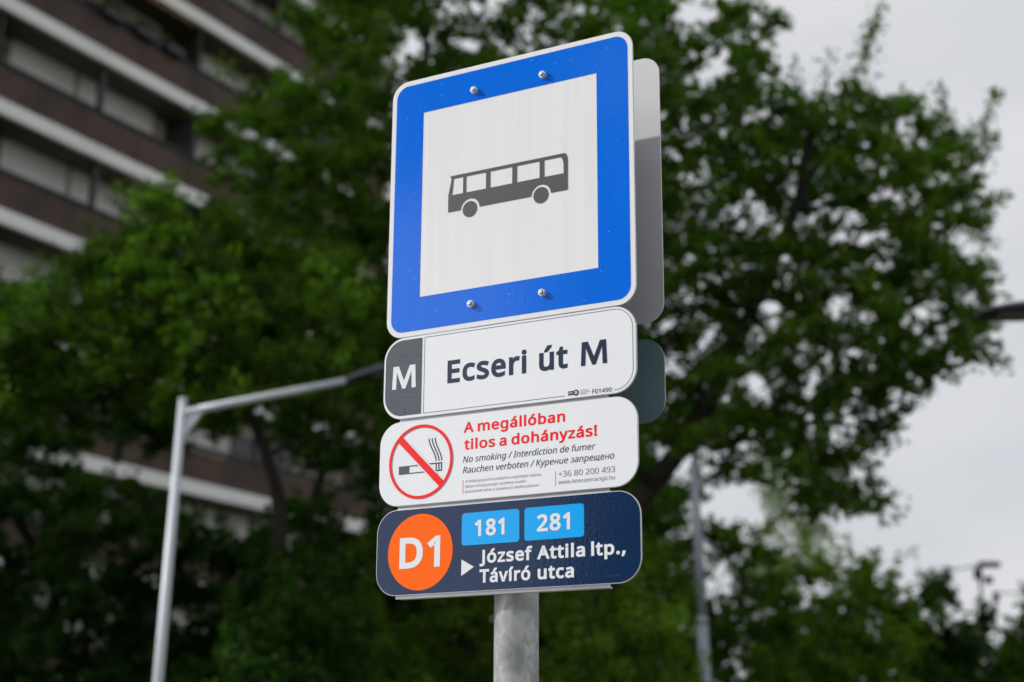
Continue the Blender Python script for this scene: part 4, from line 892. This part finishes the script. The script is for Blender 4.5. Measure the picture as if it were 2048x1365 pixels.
# far masts in the lower right
YM = 45.0
def mast(name, label, x_px, y_top, arm_x, arm_y, rr_, items):
    t_ = at(x_px, y_top, YM); ft = Vector((t_.x, t_.y, 0))
    m_ = thing(name, label, 'mast', ft, 0, 'far masts behind the right hand bushes')
    tube('pole', [(0, 0, 0), (0, 0, t_.z)], [rr_ * 1.3, rr_], MT['grey_pole'], m_, 10)
    e_ = at(arm_x, arm_y, YM) - ft
    tube('arm', [(0, 0, t_.z - .05), e_], [rr_ * .6, rr_ * .4], MT['grey_pole'], m_, 8)
    for (nm, px, py, w_, h_) in items:
        q = at(px, py, YM) - ft
        o = box_obj(nm, (q.x - w_ / 2, q.x + w_ / 2, q.y - .25, q.y - .05, q.z - h_ / 2, q.z + h_ / 2), MT['lamp_black'], m_, .03)
mast('far_mast', 'distant thin mast with a level arm and dark floodlights above the right bushes', 1958, 1128, 1872, 1147, .05, (('floodlight', 1975, 1131, .62, .16), ('floodlight', 1953, 1150, .22, .32), ('floodlight', 1974, 1162, .22, .2)))
mast('far_mast', 'distant thin mast at the right edge with an arm leaving the frame', 1987, 1184, 2090, 1184, .04, (('box', 1990, 1196, .12, .3),))

# ------------------------------------------------------------------ foliage
def leaves_mesh(name, cen, nrm_bias, size, mat_, parent, rng, aspect=.55, droop=0.0):
    n = len(cen)
    d = rng.normal(size=(n, 3)); d[:, 2] = d[:, 2] * .55 - droop; d /= np.linalg.norm(d, axis=1)[:, None]
    u = rng.normal(size=(n, 3)) + np.array([0, 0, nrm_bias]); s = np.cross(d, u); s /= np.linalg.norm(s, axis=1)[:, None] + 1e-9
    nn = np.cross(s, d)
    L_ = (size * rng.uniform(.6, 1.25, n))[:, None]
    W_ = L_ * aspect * .5
    v = np.empty((n, 6, 3), np.float32)
    v[:, 0] = cen - d * L_ * .5
    v[:, 1] = cen - d * L_ * .12 + s * W_ + nn * W_ * .25
    v[:, 2] = cen + d * L_ * .22 + s * W_ * .8 + nn * W_ * .2
    v[:, 3] = cen + d * L_ * .5
    v[:, 4] = cen + d * L_ * .22 - s * W_ * .8 + nn * W_ * .2
    v[:, 5] = cen - d * L_ * .12 - s * W_ + nn * W_ * .25
    me = bpy.data.meshes.new(name)
    me.vertices.add(n * 6); me.vertices.foreach_set('co', v.reshape(-1))
    base = np.arange(n)[:, None] * 6
    idx = np.concatenate([base + [0, 1, 2, 3], base + [0, 3, 4, 5]], 1).reshape(-1)
    me.loops.add(len(idx)); me.loops.foreach_set('vertex_index', idx.astype(np.int32))
    me.polygons.add(n * 2); me.polygons.foreach_set('loop_start', np.arange(0, n * 8, 4, dtype=np.int32)); me.polygons.foreach_set('loop_total', np.full(n * 2, 4, np.int32))
    me.update(calc_edges=True); me.materials.append(mat_)
    return link(bpy.data.objects.new(name, me), parent)

def in_poly(x, y, P):
    c = False
    for i in range(len(P)):
        (x1, y1), (x2, y2) = P[i], P[i - 1]
        if (y1 > y) != (y2 > y) and x < (x2 - x1) * (y - y1) / (y2 - y1) + x1: c = not c
    return c

def tree(name, label, cat, trunk, trunk_r, poly, holes, Y, dY, spacing, rad, per, size, leafm, seed, tips=(), group=None, droop=0.0, hole_keep=.12, aspect=.55, extra=()):
    """trunk = polyline of (px, py, Y) from the foot up; crown blobs fill the outline poly; every blob hangs on a limb"""
    rng = np.random.default_rng(seed); rr_ = random.Random(seed)
    tp = [at(*p) for p in trunk]
    d0 = tp[0] - tp[1] if len(tp) > 1 else Vector((0, 0, -1))
    foot = Vector((tp[0].x, tp[0].y, -.12))
    if tp[0].z > .3: tp = [foot] + tp
    else: tp[0] = foot
    t = thing(name, label, cat, foot, 0, group)
    # blob centres
    xs = [p[0] for p in poly]; ys = [p[1] for p in poly]
    blobs = []
    step = spacing
    y = min(ys)
    while y < max(ys):
        x = min(xs)
        while x < max(xs):
            px, py = x + rr_.uniform(-.5, .5) * step, y + rr_.uniform(-.5, .5) * step
            if in_poly(px, py, poly):
                ok = True
                for (hx, hy, hr) in holes:
                    if (px - hx) ** 2 + (py - hy) ** 2 < hr * hr and rr_.random() > hole_keep: ok = False
                if ok:
                    yy = Y + rr_.uniform(-dY, dY)
                    blobs.append((at(px, py, yy), rr_.uniform(.65, 1.25) * rad))
            x += step
        y += step
    for (px, py, yy, r_) in extra: blobs.append((at(px, py, yy), r_))
    # skeleton: connect blobs to nearest earlier node
    nodes = [(p, trunk_r * (1 - .75 * i / max(1, len(tp) - 1))) for i, p in enumerate(tp)]
    # densify trunk
    dn = []
    for (a, ra), (b, rb) in zip(nodes[:-1], nodes[1:]):
        for k in range(6): dn.append((a.lerp(b, k / 6), ra + (rb - ra) * k / 6))
    dn.append(nodes[-1])
    V, F = tube_data([n_[0] - foot for n_ in dn], [n_[1] for n_ in dn], 10)
    mesh_obj('trunk', V, F, MT['bark'], t, True)
    net = [(p, r_) for p, r_ in dn if p.z > 1.8]
    if not net: net = [dn[-1]]
    VV, FF = [], []
    topc = dn[-1][0]
    order = sorted(blobs, key=lambda b: min((b[0] - q[0]).length for q in net[::3] or net))
    pts = np.array([tuple(q[0]) for q in net]); radl = [q[1] for q in net]
    for (c, r_) in order:
        dd = pts - np.array(tuple(c)); dist = np.sqrt((dd ** 2).sum(1)) + np.maximum(0, dd[:, 2]) * .9
        i = int(dist.argmin()); a = Vector(pts[i]); ra = min(radl[i] * .62, .09); rb = max(.008, ra * .45)
        mid = a.lerp(c, .5) + Vector((rr_.uniform(-.1, .1), rr_.uniform(-.1, .1), rr_.uniform(0, .14))) * (a - c).length
        v, f = tube_data([a - foot, mid - foot, c - foot], [ra, (ra + rb) / 2, rb], 5, False)
        o_ = len(VV); VV += v; FF += [tuple(q + o_ for q in ff) for ff in f]
        pts = np.vstack([pts, np.array([tuple(mid), tuple(c)])]); radl += [(ra + rb) / 2, rb * 1.3]
    cen = []
    TW = 12
    for (c, r_) in blobs:
        cnt = int(per * (r_ / rad) ** 2)
        k = max(3, int(TW * r_ / rad))
        dirs = rng.normal(size=(k, 3)); dirs[:, 2] = dirs[:, 2] * .8 + .15 - droop; dirs /= np.linalg.norm(dirs, axis=1)[:, None]
        ln = r_ * rng.uniform(.7, 1.35, k)
        c_ = np.array(tuple(c - foot))
        which = rng.integers(0, k, cnt); tt = rng.uniform(.15, 1.05, cnt) ** .8
        q = c_ + dirs[which] * (ln[which] * tt)[:, None] + rng.normal(size=(cnt, 3)) * r_ * .13
        q[:, 2] -= droop * tt * tt * r_
        cen.append(q)
        for m_ in range(min(k, 5)):
            v, f = tube_data([Vector(c_), Vector(c_ + dirs[m_] * ln[m_] * .9)], [.007, .003], 3, False)
            o_ = len(VV); VV += v; FF += [tuple(z_ + o_ for z_ in ff) for ff in f]
    # leafy shoots standing out of the outline
    for (x0, y0, x1, y1, n_) in tips:
        yy = Y + rr_.uniform(-dY, dY) * .5
        a = at(x0, y0, yy); b = at(x1, y1, yy + rr_.uniform(-.3, .3))
        m2 = a.lerp(b, .5) + Vector((rr_.uniform(-.06, .06), 0, .03))
        v, f = tube_data([a - foot, m2 - foot, b - foot], [.014, .009, .004], 5, False)
        o_ = len(VV); VV += v; FF += [tuple(q + o_ for q in ff) for ff in f]
        tt = rng.uniform(0, 1.04, n_)
        A, Mm, Bb = (np.array(tuple(q - foot)) for q in (a, m2, b))
        q = ((1 - tt) ** 2)[:, None] * A + (2 * tt * (1 - tt))[:, None] * Mm + (tt ** 2)[:, None] * Bb
        q += rng.normal(size=(n_, 3)) * (.10 * (1.15 - tt * .75))[:, None]
        cen.append(q)
    mesh_obj('limbs', VV, FF, MT['bark'], t)
    cr = leaves_mesh('crown', np.concatenate(cen), .9, size, leafm, t, rng, aspect, droop)
    return t, sum(len(c) for c in cen)

tot = 0
# right hand tree: big limb leaning right out from behind the signs
R_POLY = [(1240, -60), (1330, -60), (1350, 60), (1400, 70), (1440, 20), (1500, -40), (1540, 10), (1530, 120), (1600, 190), (1700, 170), (1760, 190), (1840, 250), (1900, 260), (1930, 330), (1960, 420), (1940, 520), (1965, 590), (1960, 700), (1890, 740), (1830, 770), (1790, 860), (1760, 920), (1770, 1010), (1720, 1050), (1620, 1030), (1560, 960), (1500, 985), (1440, 930), (1380, 880), (1300, 900), (1240, 930)]
R_HOLES = [(1420, 150, 27), (1400, 230, 22), (1515, 245, 25), (1350, 400, 19), (1655, 430, 29), (1600, 450, 31), (1700, 440, 25), (1480, 390, 16), (1500, 800, 38), (1545, 790, 29), (1690, 860, 27), (1690, 930, 25), (1390, 440, 19), (1340, 610, 27), (1300, 665, 31), (1330, 740, 27), (1420, 720, 20), (1600, 700, 17), (1780, 500, 17), (1360, 900, 27), (1610, 545, 21), (1870, 470, 22), (1570, 105, 50), (1610, 120, 45), (1710, 220, 21), (1790, 270, 21), (1920, 560, 19), (1900, 680, 21), (1460, 560, 16), (1540, 600, 16), (1660, 620, 17), (1830, 620, 16), (1370, 520, 17), (1750, 740, 17)]
t, n_ = tree('broadleaf_tree', 'large spreading tree filling the right side with leafy shoots against grey sky', 'tree',
    [(1120, 1480, 16.5), (1160, 1250, 16.5), (1250, 1040, 16.4), (1360, 900, 16.3), (1450, 740, 16.2), (1530, 560, 16.0), (1600, 400, 16.0), (1620, 260, 15.8)], .17,
    R_POLY, R_HOLES, 16.2, 1.6, 40, .25, 320, .074, MT['leaf_c'], 3,
    tips=[(1700, 220, 1745, 50, 130), (1735, 120, 1765, 5, 90), (1655, 180, 1660, 95, 30), (1880, 280, 1882, 170, 130), (1940, 340, 1992, 185, 160), (1950, 300, 1995, 275, 90), (1950, 420, 2012, 395, 110), (1940, 380, 1985, 290, 30), (1490, 20, 1510, -30, 60), (1460, 90, 1470, 20, 60), (1550, 160, 1540, 60, 60), (1950, 700, 2012, 735, 110), (1780, 800, 1822, 820, 16), (1780, 1000, 1795, 1050, 34), (1800, 760, 1850, 800, 26), (1960, 600, 1975, 560, 20), (1960, 500, 1998, 480, 20), (1590, 200, 1585, 120, 30), (1830, 260, 1815, 190, 26)])
tot += n_
# small branch colours: tree behind the signs
C_POLY = [(450, 225), (520, 150), (590, 90), (630, 20), (680, -60), (760, -80), (1290, -80), (1300, 900), (1240, 1000), (820, 1000), (700, 700), (600, 560), (490, 480), (430, 430), (420, 320), (420, 260)]
C_HOLES = [(930, 22, 36), (885, 28, 26), (800, 30, 12), (1150, 22, 14), (560, 60, 20), (700, 40, 22), (560, 130, 20), (650, 200, 16)]
t, n_ = tree('broadleaf_tree', 'dark dense tree directly behind the signs, reaching past the top of the picture', 'tree',
    [(940, 1480, 18.5), (930, 1200, 18.5), (905, 900, 18.5), (880, 600, 18.4), (860, 300, 18.2), (850, 60, 18)], .16,
    C_POLY, C_HOLES, 18.2, 2.0, 50, .32, 430, .085, MT['leaf_c'], 5,
    tips=[(430, 260, 372, 232, 40), (560, 60, 575, 10, 40), (470, 160, 440, 120, 30)])
tot += n_
# left tree, nearer, fresh green crown
A_POLY = [(-120, 590), (20, 580), (130, 550), (200, 480), (270, 440), (310, 400), (370, 420), (430, 450), (520, 500), (640, 550), (740, 600), (800, 720), (790, 800), (640, 860), (520, 800), (380, 830), (200, 840), (60, 860), (-120, 880)]
A_HOLES = [(330, 790, 18), (640, 640, 12), (285, 720, 18)]
t, n_ = tree('broadleaf_tree', 'fresh green tree at left whose crown top crosses the brown balconies', 'tree',
    [(575, 1480, 15.2), (570, 1300, 15.2), (562, 1130, 15.2), (556, 985, 15.1), (530, 900, 15.0), (470, 760, 15.0), (420, 620, 14.8)], .115,
    A_POLY, A_HOLES, 14.8, 1.5, 40, .27, 520, .062, MT['leaf_a'], 8,
    tips=[(290, 400, 268, 355, 40), (180, 470, 160, 440, 30), (340, 390, 350, 345, 40), (250, 430, 230, 400, 20), (80, 540, 70, 505, 26), (420, 420, 430, 385, 30), (520, 480, 540, 450, 20), (640, 540, 655, 505, 20)],
    extra=[(620, 880, 15.3, .16), (700, 860, 15.5, .2)])
tot += n_
# lower branches of a shaded tree on the left
L_POLY = [(-120, 820), (60, 830), (170, 870), (180, 960), (260, 1020), (330, 1040), (480, 1060), (560, 1000), (620, 1040), (760, 1060), (800, 1000), (800, 1450), (-120, 1450)]
L_HOLES = [(560, 1150, 60), (430, 1150, 26), (400, 1140, 26), (460, 1160, 26), (700, 1190, 30), (660, 1200, 26), (150, 960, 24), (90, 970, 22), (620, 1230, 20)]
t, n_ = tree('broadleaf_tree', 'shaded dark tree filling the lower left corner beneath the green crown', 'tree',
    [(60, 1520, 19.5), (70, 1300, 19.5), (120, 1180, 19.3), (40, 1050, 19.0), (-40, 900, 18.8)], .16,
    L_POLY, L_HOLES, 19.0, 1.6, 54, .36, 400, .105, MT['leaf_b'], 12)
tot += n_
M_POLY = [(120, 760), (420, 800), (800, 700), (820, 1060), (700, 1000), (620, 900), (520, 860), (350, 880), (200, 880)]
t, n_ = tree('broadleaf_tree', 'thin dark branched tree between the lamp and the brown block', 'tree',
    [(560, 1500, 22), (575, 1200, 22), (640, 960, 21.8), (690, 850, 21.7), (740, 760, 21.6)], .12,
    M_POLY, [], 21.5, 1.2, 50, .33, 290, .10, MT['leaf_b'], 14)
tot += n_
# shrubs and bushes along the bottom
def bush(name, label, poly, Y, dY, spacing, rad, per, size, m, seed, holes=(), tips=(), droop=0., cat='shrub', group='bushes along the bottom of the view', aspect=.55, tr=.05):
    global tot
    cx = sum(p[0] for p in poly) / len(poly)
    t, n_ = tree(name, label, cat, [(cx, 1560, Y), (cx + 6, 1330, Y), (cx + 3, 1250, Y)], tr, poly, holes, Y, dY, spacing, rad, per, size, m, seed, tips=tips, group=group, droop=droop, aspect=aspect)
    tot += n_
bush('leafy_bush', 'broad dark green bush right of the post, behind the slim grey pole', [(1060, 1130), (1200, 1060), (1290, 990), (1380, 960), (1450, 1010), (1500, 1080), (1560, 1130), (1600, 1450), (1060, 1450)], 20, 1.4, 58, .34, 420, .09, MT['leaf_c'], 21, tips=[(1380, 980, 1400, 930, 30)])
bush('leafy_bush', 'rounded green bush in the lower right, below the gap of grey sky', [(1540, 1150), (1600, 1090), (1690, 1100), (1760, 1110), (1830, 1160), (1870, 1240), (1880, 1450), (1540, 1450)], 22, 1.4, 56, .34, 420, .10, MT['leaf_s'], 22, tips=[(1790, 1130, 1830, 1095, 22), (1700, 1110, 1690, 1070, 20)])
bush('leafy_bush', 'dark bush with upright shoots at lower right beneath the far masts', [(1840, 1240), (1860, 1170), (1900, 1160), (1940, 1210), (1990, 1280), (2030, 1300), (2160, 1320), (2160, 1450), (1840, 1450)], 24, 1.2, 54, .32, 380, .11, MT['leaf_b'], 23, tips=[(1860, 1180, 1840, 1150, 40), (1900, 1170, 1890, 1150, 40), (1950, 1250, 1955, 1195, 20)])
bush('leafy_bush', 'bright green bush cut by the right edge of the picture', [(2010, 1250), (2040, 1210), (2100, 1180), (2180, 1180), (2180, 1450), (2020, 1400)], 21, 1.0, 46, .25, 380, .085, MT['leaf_a'], 24)
bush('leafy_bush', 'dark bush left of the post between the trunks', [(600, 1200), (700, 1120), (820, 1080), (1000, 1060), (1080, 1100), (1090, 1450), (560, 1450)], 17.5, 1.4, 58, .34, 440, .10, MT['leaf_s'], 25)
D_POLY = [(740, 960), (860, 900), (1000, 860), (1150, 860), (1290, 900), (1330, 1000), (1400, 1100), (1420, 1450), (700, 1450), (720, 1100)]
t, n_ = tree('broadleaf_tree', 'farther dark tree closing the gap behind the post under the sign stack', 'tree', [(1010, 1560, 27), (1015, 1330, 27), (1000, 1120, 26.8)], .16, D_POLY, [], 26.5, 1.6, 62, .5, 420, .15, MT['leaf_b'], 44)
tot += n_
bush('leafy_bush', 'green bush just right of the post, in front of the leaning trunk', [(1090, 1150), (1180, 1110), (1270, 1080), (1340, 1120), (1360, 1220), (1380, 1450), (1080, 1450)], 15.2, .8, 46, .26, 260, .07, MT['leaf_s'], 51)
bush('leafy_bush', 'dark bush hiding the tree trunk between the lamp pole and the signs', [(470, 1120), (540, 1060), (620, 1080), (680, 1150), (720, 1260), (740, 1450), (440, 1450)], 14.2, .7, 46, .25, 260, .07, MT['leaf_b'], 52)
bush('weeping_tree', 'distant pale yellow green weeping tree seen through the gap under the big crown', [(1530, 820), (1600, 800), (1650, 900), (1660, 1100), (1680, 1180), (1480, 1180), (1500, 1100), (1540, 1000)], 38, 2.0, 38, .5, 260, .15, MT['leaf_d'], 26, droop=.8, cat='tree', group=None, aspect=.3, tr=.15)
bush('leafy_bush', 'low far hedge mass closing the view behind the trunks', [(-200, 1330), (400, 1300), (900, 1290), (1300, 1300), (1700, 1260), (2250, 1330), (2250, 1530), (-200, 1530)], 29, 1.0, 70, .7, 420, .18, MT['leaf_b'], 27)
t, n_ = tree('broadleaf_tree', 'unseen street tree added behind the viewpoint to be mirrored darkly in the glossy signs', 'tree', [(1024, 1600, 13), (1040, 1200, 13), (1010, 800, 13), (1030, 300, 13), (1000, -300, 13)], .17,
    [(80, 1350), (60, 700), (200, 0), (600, -700), (1100, -900), (1600, -600), (2330, -400), (2280, 130), (1800, 160), (1760, 700), (1740, 1350)], [], 13, 1.6, 105, .6, 170, .17, MT['leaf_b'], 41)  # added out of view, crown shaped to give the glossy signs a dark reflection
_a = R(-137)
_p = t.location.copy()
t.location = (_p.x * math.cos(-_a) - _p.y * math.sin(-_a), _p.x * math.sin(-_a) + _p.y * math.cos(-_a) + 3.1, _p.z)
t.rotation_euler = (0, 0, -_a)
